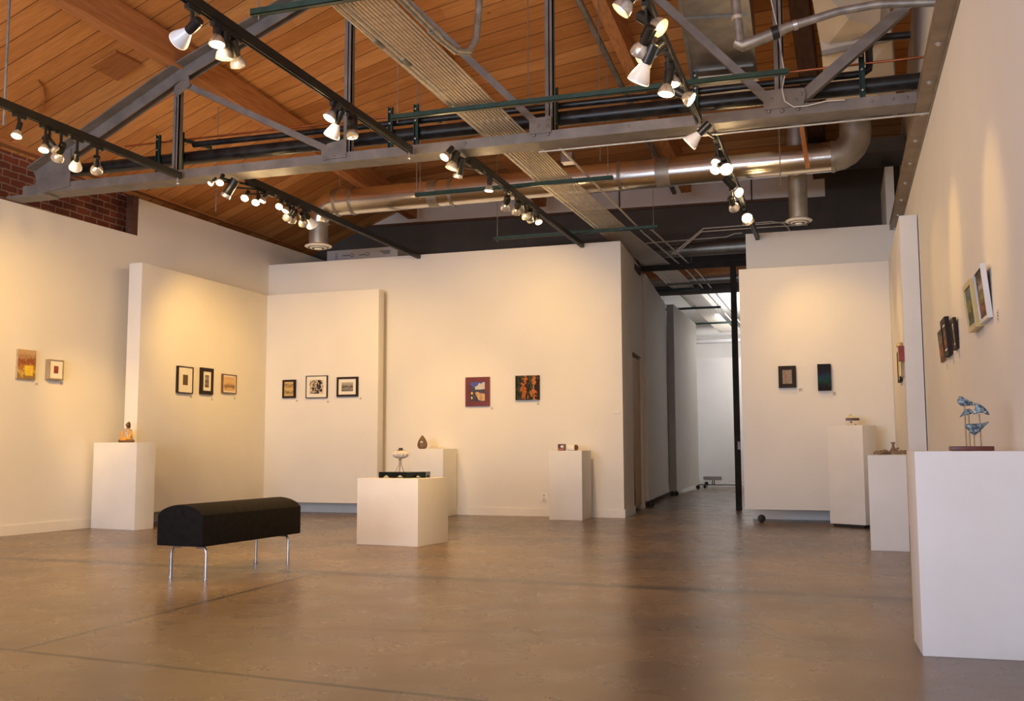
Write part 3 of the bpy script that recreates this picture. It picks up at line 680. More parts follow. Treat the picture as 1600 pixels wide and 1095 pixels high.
# right rear track
lamp(5,0,'flood',1098,216, aim=(-.7,.1,-.6), watt=30, cone=80)
lamp(5,1,'lit',1129,232, aim=(.25,-.6,-.65), watt=20, cone=80, sc=1.1)
lamp(5,2,'lit',1122,254, aim=(-.2,-.45,-.8), watt=15, cone=80, sc=.8)
lamp(5,3,'lit',1121,266, aim=(-.25,-.6,-.7), sc=.8)
lamp(5,4,'lit',1146,278, target=(.73,7.9,1.9), watt=36, cone=34, sc=.9)
lamp(5,5,'can',1140,292, target=(.56,10.7,1.7), watt=60, cone=40, sc=.9)
lamp(5,6,'spot',1145,322, target=(-.6,12.05,1.9), watt=38, cone=74)
lamp(5,7,'lit',1162,308, aim=(.25,-.6,-.6), watt=20, cone=80, sc=1.1)
lamp(5,8,'spot',1164,320, target=(.1,12.05,1.6), watt=30, cone=74, sc=1.1)

# ================================================================== STRUT BARS, CONDUITS
BZ = 3.565
bars = [(-3.40,-.6,5.17,'nearest'),(-3.42,-.28,7.25,'just before the truss'),(-4.25,-2.1,9.62,'behind the truss'),(-4.2,-2.07,12.0,'over the white back wall'),
        (-3.3,-2.0,14.75,'inside the corridor opening'),(-3.35,-2.2,17.0,'midway down the corridor'),(-3.3,-2.15,19.4,'near the corridor end'),(-3.3,-2.15,21.9,'farthest one in the corridor')]
for x0, x1, y, lab in bars:
    m = ((x0+x1)/2, y, BZ)
    mb = MB().box((x0,y-.02,BZ-.02),(x1,y-.016,BZ+.02)).box((x0,y+.016,BZ-.02),(x1,y+.02,BZ+.02)).box((x0,y-.02,BZ-.02),(x1,y+.02,BZ-.016))
    t = thing('strut_bar', 'dark green trapeze strut carrying the conduits, ' + lab, 'strut', m, 'green strut bars under the conduits')
    mb.build('channel', M['strut'], t)
    for hx in ((x0+.05, x1-.05) if y > 6 else (x0+.05,)):
        zt = 3.9 if y > 14 else 4.7 + (0.7 if y < 8 else 0)
        MB().tube([(hx,y,BZ-.05),(hx,y,zt)], .004, 6).build('hanger_rod', M['emtgrey'], t)
cz = BZ+.02
xs = []; x = -2.915
rad = [.018,.018] + [.0082]*11
for r in rad:
    x += r; xs.append((x, r)); x += r + (.012 if r > .015 else .0118)
for i, (x, r) in enumerate(xs):
    y1 = 22.6
    drift = -.10
    pts = [(x,1.0,cz+r),(x,9.6,cz+r),(x+.06,12.4,cz+r),(x+.20,15.6,cz+r),(x+.20,24.0,cz+r)]
    o = MB().tube(pts, r, 8).build('conduit', M['emt'], loc=(x,8,cz+r))
    tag(o, '%s conduit from the left in the bundle under the roof' % ORD[i], 'conduit', 'parallel metal conduits')
    if i in (0, 1): 
        MB().tube([(x,5.85+i*.35,cz+r),(x,5.98+i*.35,cz+r)], r+.005, 10).build('coupling', M['emtgrey'], o, loc=(x,8,cz+r))
    elif i % 2: 
        MB().tube([(x,7.62,cz+r),(x,7.68,cz+r)], r+.004, 10).build('coupling', M['emt'], o, loc=(x,8,cz+r))
xr_ = xs[-1][0]
# big grey conduit beside the bundle, turning up to the roof
pts = [(xr_+.045,1.0,cz+.03),(xr_+.045,6.05,cz+.03),(xr_+.06,6.25,cz+.035),(xr_+.11,6.38,cz+.07),(xr_+.15,6.42,cz+.17),(xr_+.17,6.43,cz+.4),(xr_+.17,6.43,5.83)]
o = MB().tube(pts, .026, 12).build('conduit', M['emtgrey'], loc=(xr_,6,cz)); tag(o, 'thick grey conduit beside the bundle, bending up to the roof', 'conduit')
MB().tube([(xr_+.045,5.85,cz+.03),(xr_+.045,6.0,cz+.03)], .032, 12).build('coupling', M['emtgrey'], o, loc=(xr_,6,cz))
MB().tube([(xr_+.17,6.43,cz+.5),(xr_+.17,6.43,cz+.72)], .032, 12).build('coupling', M['emtgrey'], o, loc=(xr_,6,cz))
# thin single conduits right of the bundle behind the truss
for k, (dx, lab) in enumerate(((.16,'single thin conduit just right of the bundle, behind the truss'),(.30,'single thin conduit farther right of the bundle, over the corridor'))):
    x = xr_+dx
    y0_ = 8.25 if k == 0 else 12.1
    o = MB().tube([(x,y0_,cz+.012),(x+.04,12.4,cz+.012),(x+.17,15.6,cz+.012),(x+.17,24.0,cz+.012)], .011, 8).build('conduit', M['emt'], loc=(x,10,cz)); tag(o, lab, 'conduit')
o = MB().box((xr_+.06,9.0,cz),(xr_+.17,9.12,cz+.09)).build('junction_box', M['galv'], loc=(xr_+.1,9.06,cz)); tag(o, 'small metal junction box beside the conduit bundle', 'junction box')
# conduits bending from bundle to right over the dark wall
for k in range(2):
    z = 0
    p = [PY(*q, YB-.12) for q in (((1049+k*5,398),(1099+k*-3,357+k*5),(1180,351+k*5),(1262,344+k*7)))]
    o = MB().tube([tuple(v) for v in p], .011, 8).build('conduit', M['emt'], loc=tuple(p[1])); tag(o, ('upper' if k == 0 else 'lower')+' of two thin conduits bending across the dark wall', 'conduit')
p = [PY(*q, YB-.06) for q in ((1010,380),(1135,370),(1148,365),(1160,364))]
o = MB().tube([tuple(v) for v in p], .008, 8).build('conduit', M['emt'], loc=tuple(p[1])); tag(o, 'lowest thin conduit on the dark wall above the corridor', 'conduit')
p = PY(1210,352,YB-.1); o = MB().tube([tuple(PY(*q,YB-.1)) for q in ((1160,350),(1205,346),(1225,349),(1233,358),(1235,370))], .010, 8).build('conduit', M['emt'], loc=tuple(p)); tag(o, 'thin conduit curving down on the dark wall behind the round vent', 'conduit')

# ---- pipes parallel to the truss
def xpipe(label, z0, z1, Y, x0, x1, r, mat, extra=None, cat='pipe', name='pipe'):
    pts = [(x0,Y,z0),(x1,Y,z1)] if extra is None else extra
    return tag(MB().tube(pts, r, 14).build(name, mat, loc=((x0+x1)/2,Y,z0)), label, cat)
xpipe('large black iron pipe just above the truss bottom chord', 3.785, 3.755, 8.3, -7.6, .84, .065, M['blackpipe'])
xpipe('smaller black pipe above the large one, rising at its right end', 3.90, 3.87, 8.3, -6.1, .2, .030, M['blackpipe'],
      extra=[(-6.1,8.3,3.915),(.18,8.3,3.865),(.25,8.3,3.868),(.30,8.3,3.90),(.305,8.3,3.95),(.305,8.3,4.07),(.33,8.3,4.13),(.38,8.3,4.15),(.62,8.3,4.14)])
xpipe('grey pipe behind the large black pipe, left of the truss', 3.70, 3.70, 8.55, -7.6, -2.6, .045, M['emtgrey'])
xpipe('thin copper water tube above the black pipes', 3.965, 3.93, 8.26, -6.9, .84, .010, M['copper'])
for k, (px, lab) in enumerate(((248,'leftmost, by the first truss upright'),(284,'second from left'),(610,'under the bulbs of the left front track'),(650,'right of the left front track end'),(868,'beside the tall centre upright'),(1088,'by the end of the right front track'),(1350,'rightmost, by the right wall'))):
    p = PY(px, 200, 8.2)
    t = thing('pipe_hanger', 'black slotted strut clamp holding the pipes, ' + lab, 'pipe hanger', (p.x,8.2,3.6), 'strut clamps on the black pipes')
    MB().box((p.x-.022,8.19,3.57),(p.x-.017,8.22,4.02)).box((p.x+.017,8.19,3.57),(p.x+.022,8.22,4.02)).box((p.x-.022,8.215,3.57),(p.x+.022,8.22,4.02)).build('strut', M['strut'], t)
    if k in (1,3): MB().beam((p.x,8.22,3.95),(p.x+.10,8.55,3.95),.035,.03).build('strut_arm', M['strut'], t)
    mb = MB()
    for z in (3.62,3.69,3.86,3.97): mb.tube([(p.x,8.18,z),(p.x,8.20,z)], .009, 8)
    mb.build('bolt', M['chrome'], t)
# thin bright wire conduit on the underside of the right half of the chord
o = MB().tube([(-2.45,YT+.24,3.455),(.80,YT+.24,3.455)], .009, 8).build('conduit', M['emt'], loc=(-.8,YT+.24,3.455)); tag(o, 'thin bright conduit clipped under the truss chord', 'conduit')

# ---- ducts
dz = 4.035; DY = 11.2; DR = .165
t = thing('air_duct', 'long round spiral metal duct with an elbow at each end', 'air duct', (-3,DY,dz))
zl, zr = PY(560,334,DY).z+DR, 4.0+.02
zl = 3.83+DR
def dzx(x): return zl + (zr-zl)*(x+6.2)/6.2
MB().tube([(-6.05,DY,dzx(-6.05)),(-.02,DY,dzx(0))], DR, 32).build('duct_pipe', M['galv'], t)
for x0c, x1c, e in ((-6.04,-6.0,.008),(-5.82,-5.78,.008),(-4.47,-4.43,.008),(-2.37,-2.33,.008),(-.02,.02,.008),(-1.93,-1.77,.006),(-4.75,-4.62,.006)):
    MB().tube([(x0c,DY,dzx(x0c)),(x1c,DY,dzx(x1c))], DR+e, 32).build('duct_collar', M['galvdull'], t)
mb = MB(); pts = []
for k in range(7):
    a = math.pi/2*k/6; pts.append((-6.05-.24*math.sin(a), DY, dzx(-6.05)-.24*(1-math.cos(a))))
mb.tube(pts, [DR-.03*k/6 for k in range(7)], 28).build('duct_elbow', M['galv'], t)
pts = []
for k in range(6):
    a = math.pi/2*k/5; pts.append((.0+.24*math.sin(a), DY, dzx(0)+.24*(1-math.cos(a))))
pts.append((.24,DY,4.75))
MB().tube(pts, DR, 28).build('duct_elbow', M['galvdull'], t)
def diffuser(label, x, y, z, r, top):
    t = thing('duct_diffuser', label, 'vent', (x,y,z), 'round ceiling vents')
    MB().tube([(x,y,z+.02),(x,y,top)], r*.70, 24).build('drop_pipe', M['galvdull'], t)
    MB().lathe([(r*.72,.03),(r*.9,.012),(r,.004),(r,-.006),(r*.9,-.014),(r*.80,-.016)], (x,y,z), n=32).build('flange', M['white_plastic'], t)
    MB().lathe([(r*.78,-.0162),(r*.78,-.019)], (x,y,z), n=28).build('throat', M['black'], t)
    MB().lathe([(r*.64,-.0192),(r*.60,-.028),(r*.50,-.028),(r*.46,-.0192)], (x,y,z), n=28).build('louvre_ring', M['white_plastic'], t)
    MB().lathe([(r*.44,-.0282),(r*.44,-.030)], (x,y,z), n=28).build('throat', M['black'], t)
    MB().lathe([(r*.30,-.0302),(r*.26,-.042),(r*.10,-.046)], (x,y,z), n=28).build('louvre_ring', M['white_plastic'], t)
diffuser('round white ceiling vent under the left end of the duct', -6.30, DY, 3.45, .172, 3.82)
diffuser('round white ceiling vent hanging behind the right end of the duct', PY(1248,345,11.75).x, 11.75, PY(1248,345,11.75).z, .150, 4.96)
o = MB().box((-1.0,12.6,4.42),(.84,13.3,4.60)).build('air_duct', M['darkduct'], loc=(0,13,4.4)); tag(o, 'dark rectangular duct above the right partition', 'air duct')
o = MB().tube([(-1.25,12.2,4.33),(-.45,12.2,4.36)], .12, 20).build('air_duct', M['darkduct'], loc=(-.8,12.2,4.3)); tag(o, 'dark stub of round duct behind the right end of the truss', 'air duct')
# galvanized box ducts at the top right
def boxduct(label, pts, z, h, mat, seams):
    q = [PZ(px, py, z) for px, py in pts]
    c = sum(q, Vector())/len(q)
    t = thing('air_duct', label, 'air duct', tuple(c))
    MB().prism(q, (0,0,h)).build('duct_body', mat, t)
    mb = MB()
    for a, b in seams: mb.beam(PZ(*a, z-.012), PZ(*b, z-.012), .035, .025)
    if seams: mb.build('duct_flange', M['galvdull'], t)
    return t
boxduct('dull galvanized box duct between right front track and ridge beam', [(1052,-60),(1160,-60),(1182,118),(1082,128)], 4.85, .6, M['galvdull'], [((1052,-60),(1082,128)),((1160,-60),(1182,118)),((1080,112),(1180,102)),((1066,30),(1170,24))])
boxduct('pale offset duct piece behind the black pipes', [(1090,126),(1182,118),(1196,158),(1100,168)], 4.62, .04, M['beige'], [])
# beige transition duct: creased sheet-metal faces at different slopes
t = thing('air_duct', 'beige creased sheet-metal plenum at the top right beside the wall', 'air duct', (.3,9.5,4.7))
def P3(px, py, z): return PZ(px, py, z)
q = {'a':P3(1262,-40,4.75),'b':P3(1380,-40,4.95),'c':P3(1374,45,4.62),'d':P3(1284,82,4.62),'e':P3(1326,30,4.55)}
vs = [q['a'],q['b'],q['c'],q['d'],q['e']]; up = [v+Vector((0,0,.7)) for v in vs]
MB().add(vs[:4]+[vs[4]]+up[:4], [(0,1,4),(1,2,4),(2,3,4),(3,0,4),(0,5,6,1),(1,6,7,2),(2,7,8,3),(3,8,5,0),(5,8,7,6)]).build('upper_plenum', M['beige'], t, smooth=0)
q = [P3(1284,86,4.5),P3(1392,62,4.62),P3(1402,180,4.35),P3(1292,168,4.4)]; e = P3(1345,120,4.40)
up = [v+Vector((0,0,.6)) for v in q]
MB().add(q+[e]+up, [(0,1,4),(1,2,4),(2,3,4),(3,0,4),(0,5,6,1),(1,6,7,2),(2,7,8,3),(3,8,5,0),(5,8,7,6)]).build('lower_plenum', M['beige'], t, smooth=0)
MB().beam(P3(1284,84,4.49), P3(1392,60,4.58), .05, .04).build('duct_flange', M['galvdull'], t)
# grey curved conduit pipes at the top right, before the truss
g = [PY(*p, 7.4) for p in ((1146,-20),(1150,10),(1156,66))]
o = MB().tube([tuple(v) for v in g], .036, 14).build('pipe', M['emtgrey'], loc=tuple(g[1])); tag(o, 'vertical grey pipe at the top right ending in an elbow', 'pipe')
MB().tube([tuple(g[1]+(g[2]-g[1])*.28), tuple(g[1]+(g[2]-g[1])*.38)], .043, 14).build('coupling', M['emt'], o, loc=tuple(g[1]))
g = [PY(*p, 7.42) for p in ((1150,66),(1160,71),(1185,62),(1215,50),(1232,42),(1262,33),(1310,18),(1370,7),(1450,4),(1490,3))]
o = MB().tube([tuple(v) for v in g], [.044,.046,.045,.044,.036,.032,.030,.030,.030,.030], 14).build('pipe', M['emtgrey'], loc=tuple(g[3])); tag(o, 'curved grey pipe sweeping right to the wall at the top', 'pipe')
MB().tube([tuple(PY(1206,53,7.42)), tuple(PY(1217,49,7.42))], .052, 14).build('coupling', M['black'], o, loc=tuple(g[3]))
MB().tube([tuple(PY(1239,40,7.42)), tuple(PY(1246,38,7.42))], .040, 14).build('clamp', M['chrome'], o, loc=tuple(g[3]))
g = [PY(*p, 7.9) for p in ((1200,-20),(1214,40),(1222,90),(1226,118),(1222,140),(1226,158),(1240,167),(1262,165),(1290,158),(1320,156))]
o = MB().tube([tuple(v) for v in g], .004, 8).build('cable', M['white_plastic'], loc=tuple(g[3])); tag(o, 'thin pale cable looping down over the right truss joint', 'cable')
g = [PY(*p, 10.5) for p in ((1250,190),(1258,240),(1268,300),(1274,345))]
o = MB().beam(PY(1262,262,10.6), PY(1262,262,10.6)+(PY(1251,190,10.6)-PY(1262,262,10.6))*1.75, .045, .045).build('wood_batten', M['beam'], loc=tuple(PY(1256,220,10.6))); tag(o, 'thin wooden batten hanging before the duct near its right elbow', 'batten')
# loose hanger rods
for px, y0_, lab, Y, zb_ in ((10,0,'thick rod holding the far left track',6.2,3.49),(343,0,'rod over the left rear track',9.3,3.49),(533,0,'strap rod holding the left end of the duct',11.2,4.2),(652,0,'rod left of the third strut bar',9.6,3.6),
                     (825,0,'long rod above the second strut bar',8.6,3.6),(936,0,'long rod left of the right front track',9.2,3.62),(1214,0,'rod over the right rear track',10.2,3.5)):
    p = PY(px, 100, Y); 
    k = 0
    for k in range(n-1):
        if near[k][0] <= p.x <= near[k+1][0]: break
    u = (p.x-near[k][0])/(near[k+1][0]-near[k][0]); zn = near[k][1]*(1-u)+near[k+1][1]*u; zf = farz(*near[k])*(1-u)+farz(*near[k+1])*u
    tt = min(1,max(0,(Y-YT)/(YB-YT))); zr_ = zn*(1-tt)+zf*tt
    o = MB().tube([(p.x,Y,zb_),(p.x,Y,zr_+.01)], .011 if px == 10 else .005, 8).build('hanger_rod', M['emtgrey'], loc=(p.x,Y,zb_)); tag(o, lab, 'rod', 'thin rods hanging from the roof')

# ---- steel channel capping the right wall
ch = thing('steel_channel', 'long tan steel channel with bolts capping the right white wall', 'steel channel', (.68,8,3.46))
MB().box((.62,3.0,3.462),(WX+.02,12.64,3.474)).box((.62,3.0,3.474),(.63,12.64,3.55)).box((WX,3.0,3.43),(WX+.012-.013,12.64,3.474)).build('channel_web', M['channel'], ch)
MB().box((.722,3.0,3.445),(.7299,12.64,3.4615)).build('channel_lip', M['galvdull'], ch)
for k in range(13):
    y = 3.9 + k*.72; MB().lathe([(.013,-.014),(.013,0)], (.672,y,3.462), n=6).lathe([(.02,-.003),(.02,0)], (.672,y,3.462), n=12).build('bolt', M['chrome'], ch)

# ================================================================== FURNITURE
# bench
t = thing('upholstered_bench', 'black upholstered bench with domed top on four metal legs', 'bench', (-4.2,6.35,0))
a, b, c = PZ(263,851,.23), PZ(316,855,.222), PZ(470,833,.222)
ex = (b-a); ex.z = 0; wd = ex.length
ey = (c-b); ey.z = 0; ln = ey.length; ey.normalize()
exn = Vector((ey.y,-ey.x,0)); wd = max(wd, .38)
b0 = Vector((b.x,b.y,0))
prof = [(0,.222),(0,.43)]
for k in range(1, 12):
    u = k/12; prof.append((-wd*u, .43 + .068*math.sin(math.pi*u)**.62))
prof += [(-wd,.43),(-wd,.222)]
poly = [b0 + exn*x + Vector((0,0,z)) for x, z in prof]
MB().prism(poly, ey*ln).build('cushion', M['velvet'], t, bevel=.012)
for (su, sv) in ((0,0),(1,0),(0,1),(1,1)):
    fx = -.055 if su == 0 else -wd+.055; fy = .10 if sv == 0 else ln-.10
    sgn = 1 if su == 0 else -1
    base = b0 + exn*(fx+sgn*.01) + ey*fy
    ins = b0 + exn*(fx-sgn*.07) + ey*fy
    pts = [base+Vector((0,0,.0)), base+Vector((0,0,.17)), base+exn*(-sgn*.006)+Vector((0,0,.195)), base+exn*(-sgn*.022)+Vector((0,0,.211)), ins+Vector((0,0,.213))]
    MB().tube([tuple(p) for p in pts], .0105, 12).lathe([(.017,0),(.017,.006),(.011,.010)], tuple(base), n=14).build('leg', M['chrome'], t)

# pedestals
def pedestal(label, pts, z1, z0=0, mat='pedestal'):
    c = Vector((sum(p[0] for p in pts)/4, sum(p[1] for p in pts)/4, z0))
    o = quad_prism(pts, z0, z1).build('pedestal', M[mat], loc=tuple(c), bevel=.004); return tag(o, label, 'pedestal', 'white exhibition pedestals')
def rect(fl, fr, depth):
    fl, fr = Vector((*fl,0)), Vector((*fr,0)); d = (fr-fl).normalized(); nn = Vector((-d.y,d.x,0))
    return [(fl.x,fl.y),(fr.x,fr.y),((fr+nn*depth).x,(fr+nn*depth).y),((fl+nn*depth).x,(fl+nn*depth).y)]
pedestal('white pedestal beside the left wall, carrying the orange seated figure', rect((-7.95,9.18),(-7.29,9.08),.27), .945)
pedestal('squat white pedestal in the middle of the floor, carrying the dark stand', rect((-4.257,8.353),(-3.611,8.265),.545), .599)
pedestal('white pedestal at the back wall, half hidden behind the squat centre pedestal', rect((-5.306,11.884),(-4.848,11.888),.485), .864)
pedestal('narrow white pedestal at the back wall, beside the power outlet', rect((-3.426,11.815),(-3.01,11.819),.485), .836)
eP = rect((-.165,11.70),(.235,11.52),.33)
fE = PZ(1297,812.6,.035); gE = PZ(1353,816.7,.035)
sE = 11.45/gE.y
eP = [(fE.x*sE*1.0, 11.70), (gE.x*sE, 11.45), (PZ(1376,812,.035).x*11.72/PZ(1376,812,.035).y, 11.74), (-.07, 11.99)]
eP = [(-.163,11.66),(.204,11.45),(.354,11.71),(-.013,11.92)]
hE = PY(1352,664,11.45).z
pedestal('tallest white pedestal, on a dark dolly before the right partition', eP, hE, .035)
cE = (sum(p[0] for p in eP)/4, sum(p[1] for p in eP)/4)
sh = [((p[0]-cE[0])*.86+cE[0], (p[1]-cE[1])*.86+cE[1]) for p in eP]
o = quad_prism(sh, 0, .034).build('dolly', M['caster'], loc=(cE[0],cE[1],0)); tag(o, 'black dolly under the tallest pedestal', 'dolly')
pedestal('white pedestal beside the right panel, carrying the brown ceramic heap', rect((.194,9.067),(.50,9.05),.32), .80)
pedestal('large white pedestal at the right edge, nearest, carrying the blue mosaic birds', [(.287,4.595),(.715,4.617),(.700,4.965),(.275,4.945)], .851)

# ================================================================== PICTURES
def picture(name, label, ctr, nrm, wdt, hgt, dep, border, frame_mat, mat_w=0, art=None, mat_mat=None, group=None, cat='framed picture', inset=.006, sides=None):
    nrm = Vector(nrm).normalized(); up = Vector((0,0,1)); rt = up.cross(nrm).normalized()      # rt points right as seen from the front
    ctr = Vector(ctr)       # centre of the front face
    back = ctr - nrm*dep
    t = thing(name, label, cat, tuple(back - up*hgt/2), group)
    def rc(w_, h_, off): return [ctr + rt*(sx*w_/2) + up*(sy*h_/2) + nrm*off for sx, sy in ((-1,-1),(1,-1),(1,1),(-1,1))]
    if border > 0:
        mb = MB()
        o = rc(wdt, hgt, 0); i = rc(wdt-2*border, hgt-2*border, 0)
        for k in range(4):
            k2 = (k+1) % 4; mb.hexa([o[k],o[k2],i[k2],i[k]], [p-nrm*dep for p in (o[k],o[k2],i[k2],i[k])])
        mb.build('frame', frame_mat, t, smooth=0)
        w2, h2 = wdt-2*border+.002, hgt-2*border+.002
        if mat_w > 0:
            q = rc(w2, h2, -inset-.002); MB().prism(q, -nrm*.004).build('mat_board', mat_mat or M['mat'], t, smooth=0)
            q = rc(w2-2*mat_w, h2-2*(mat_w if not isinstance(sides, float) else sides), -inset); MB().prism(q, -nrm*.004).build('image', art, t, smooth=0)
        else:
            q = rc(w2, h2, -inset); MB().prism(q, -nrm*.004).build('image', art, t, smooth=0)
    else:
        q = rc(wdt, hgt, -.002); MB().prism(q, -nrm*(dep-.002)).build('support', frame_mat, t, smooth=0)
        q = rc(wdt, hgt, 0); MB().prism(q, -nrm*.002).build('image', art, t, smooth=0)
    return t
def px_rect(tl, trr, bl, br, fn):
    a, b, c, d = [fn(*q) for q in (tl, trr, bl, br)]
    ctr = (a+b+c+d)/4; wv = ((b-a)+(d-c))/2; wv.z = 0; h = ((a.z+b.z)-(c.z+d.z))/2
    return ctr, wv.length, h
def card(label, p, nrm, w_=.05, h_=.035):
    nrm = Vector(nrm).normalized(); rt = Vector((0,0,1)).cross(nrm); p = Vector(p)+nrm*.0005
    q = [p + rt*(a*w_/2) + Vector((0,0,b*h_/2)) for a, b in ((-1,-1),(1,-1),(1,1),(-1,1))]
    o = MB().prism(q, nrm*.002).build('wall_label', M['card'], loc=tuple(p), smooth=0); tag(o, label, 'label', 'small paper wall labels')
    mb = MB()
    for k, (l0, l1) in enumerate(((-.38,.3),(-.38,.38),(-.38,.1))):
        z = .25 - k*.25; mb.prism([p+rt*(x*w_)+Vector((0,0,(z+dzz)*h_))+nrm*.0021 for x, dzz in ((l0,-.05),(l1,-.05),(l1,.05),(l0,.05))], nrm*.0004)
    mb.build('print', M['ink'], o, loc=tuple(p), smooth=0)
M['mat'] = noisy('mat_board', (.78,.74,.66), (.82,.78,.70), 10, .8)
M['card'] = noisy('card', (.62,.58,.55), (.68,.64,.6), 10, .8)
M['fblack'] = noisy('black_frame', (.018,.010,.009), (.03,.017,.014), 12, .6, spec=.2)
M['fbrown'] = noisy('thin_brown_frame', (.11,.05,.025), (.17,.08,.04), 12, .4)
M['fmaroon'] = noisy('maroon_frame', (.12,.018,.014), (.17,.03,.022), 10, .3)
M['fgold'] = noisy('gilt_frame', (.55,.40,.16), (.68,.52,.24), 10, .35, metal=.3)
M['fsilver'] = noisy('pale_silver_frame', (.62,.60,.62), (.74,.72,.74), 10, .3, metal=.4)
M['fgrey'] = noisy('weathered_frame', (.27,.21,.14), (.38,.30,.21), 10, .5)
M['canvas'] = noisy('canvas_edge', (.40,.30,.19), (.5,.39,.26), 20, .8)
M['canvasdark'] = noisy('painted_edge', (.02,.02,.025), (.035,.035,.04), 20, .8, spec=.15)
A = {}
A['cliff'] = art_mat('art_ochre', [(.30,.19,.08),(.62,.42,.10),(.42,.20,.07),(.30,.10,.04),(.40,.24,.12),(.52,.36,.20)], 4, .35, 'Z', 4, .8, 1)
A['yellow'] = noisy('yellow_patch', (.75,.48,.02), (.82,.60,.05), 20, .6)
A['redsq'] = noisy('red_square', (.20,.03,.02), (.30,.05,.03), 20, .6)
A['etch1'] = art_mat('art_etching', [(.07,.045,.025),(.15,.10,.05),(.06,.04,.02),(.26,.19,.11),(.12,.08,.04)], 11, .6, 'X', 6, .7, 3)
A['etch2'] = art_mat('art_tree', [(.12,.04,.03),(.30,.26,.24),(.06,.05,.05),(.38,.36,.34),(.14,.12,.16)], 8, .6, 'Z', 5, .7, 4)
A['sepia'] = art_mat('art_sepia', [(.62,.42,.22),(.60,.38,.18),(.22,.15,.08),(.55,.36,.18),(.66,.46,.24),(.64,.42,.22)], 3, .18, 'Z', 2, .7, 5)
A['litho'] = art_mat('art_figures', [(.62,.44,.20),(.20,.13,.06),(.62,.44,.20),(.60,.42,.18),(.16,.10,.05),(.66,.48,.22)], 10, .5, 'Z', 5, .7, 6)
A['bold'] = art_mat('art_bold_ink', [(.60,.48,.36),(.025,.018,.018),(.66,.54,.40),(.03,.02,.02),(.05,.06,.10),(.62,.50,.38)], 4.2, .75, 'X', 3, .6, 7)
A['grey'] = art_mat('art_grey_photo', [(.16,.14,.12),(.30,.27,.23),(.10,.09,.08),(.34,.31,.27),(.42,.39,.34)], 6, .4, 'Z', 4, .6, 8)
A['sky'] = noisy('art_blue', (.03,.05,.30), (.08,.10,.42), 6, .5)
A['cloud'] = noisy('art_cloud', (.40,.38,.34), (.62,.60,.54), 12, .5)
A['sand'] = art_mat('art_sand', [(.50,.30,.14),(.58,.38,.20),(.40,.22,.16),(.62,.44,.24)], 9, .5, 'X', 5, .5, 9)
A['navy'] = noisy('art_navy', (.015,.015,.03), (.05,.04,.08), 14, .5)
A['orange'] = art_mat('art_orange_forms', [(.018,.02,.012),(.05,.05,.03),(.45,.12,.03),(.02,.02,.012),(.06,.055,.03),(.50,.16,.045),(.03,.02,.015)], 4.5, .42, 'X', 4, .5, 10)
A['map'] = art_mat('art_faces', [(.30,.27,.20),(.22,.22,.20),(.40,.10,.05),(.34,.30,.22),(.18,.20,.24),(.32,.28,.20)], 7, .6, 'X', 4, .5, 11)
A['sea'] = art_mat('art_night_sea', [(.010,.010,.014),(.012,.014,.018),(.010,.045,.036),(.014,.05,.055),(.014,.03,.075),(.014,.016,.03),(.012,.012,.02),(.012,.012,.018)], 4, .3, 'Z', 4, .6, 12)
A['green'] = art_mat('art_green_landscape', [(.10,.13,.10),(.05,.07,.05),(.26,.25,.08),(.10,.14,.12),(.16,.20,.18)], 4, .4, 'Z', 4, .4, 13)
A['portrait'] = art_mat('art_brown_portrait', [(.12,.06,.03),(.30,.12,.06),(.10,.06,.04),(.24,.17,.11),(.07,.05,.04)], 5, .5, 'Z', 4, .5, 14)
A['olive'] = art_mat('art_olive', [(.18,.15,.06),(.30,.26,.08),(.20,.14,.08),(.36,.34,.30)], 4, .4, 'Z', 4, .5, 15)

G1 = 'pictures on the left wall'; 
lwn = LWN
def fl(off): return lambda px, py: PV(px, py, LW0 + LWN*off, LWN)
c_, w_, h_ = px_rect((29,545),(57.5,548),(27,591),(54.5,594), fl(.03))
t = picture('painting', 'ochre painting with a bright yellow patch, unframed, leftmost on the left wall', c_, lwn, w_, h_, .03, 0, M['canvas'], art=A['cliff'], group=None, cat='painting')
rt = Vector((0,0,1)).cross(lwn)
q = [c_ + rt*x + Vector((0,0,z)) + lwn*.0005 for x, z in ((-.02,-.115),(.075,-.115),(.08,-.005),(-.03,-.01))]
MB().prism(q, lwn*.002).build('yellow_patch', A['yellow'], t, smooth=0)
c_, w_, h_ = px_rect((78,561),(101,563),(76,592),(98.5,594), fl(.06))
t = picture('framed_print', 'small box-framed print with a dark red square, on the left wall', c_, lwn, w_, h_, .058, .014, M['fgrey'], .055, A['redsq'], sides=None, cat='framed picture')
card('paper label below the ochre painting on the left wall', fl(0)(57,600), lwn, .04, .03); card('paper label below the red square print', fl(0)(95.5,599), lwn, .04, .03)

def fx(X): return lambda px, py: PX(px, py, X)
def fy(Y): return lambda px, py: PY(px, py, Y)
pn = (1,0,0); XP = -7.597
for nm, lab, qd, dep, bd, fm, mw, art, cp in (
    ('framed_print','tall thin-framed dark etching, first of three on the left panel', ((279,571),(303,574),(278,614),(301.5,615)), .035, .012, M['fblack'], .09, A['etch1'], (298,620)),
    ('framed_print','thick black-framed narrow grey print, middle one on the left panel', ((315.5,574),(334.5,576),(313.5,616),(333,616)), .03, .045, M['fblack'], .045, A['etch2'], (331,624)),
    ('framed_print','thin-framed sepia landscape print, last of three on the left panel', ((349.5,584),(371,586),(347.5,614),(369,615)), .03, .012, M['fbrown'], .02, A['sepia'], (366.5,622))):
    c_, w_, h_ = px_rect(*qd, fx(XP+dep)); picture(nm, lab, c_, pn, w_, h_, dep-.0005, bd, fm, mw, art, cat='framed picture')
    card('paper label under the ' + lab.split(',')[0], PX(*cp, XP), pn, .04, .03)
pn = (0,-1,0)
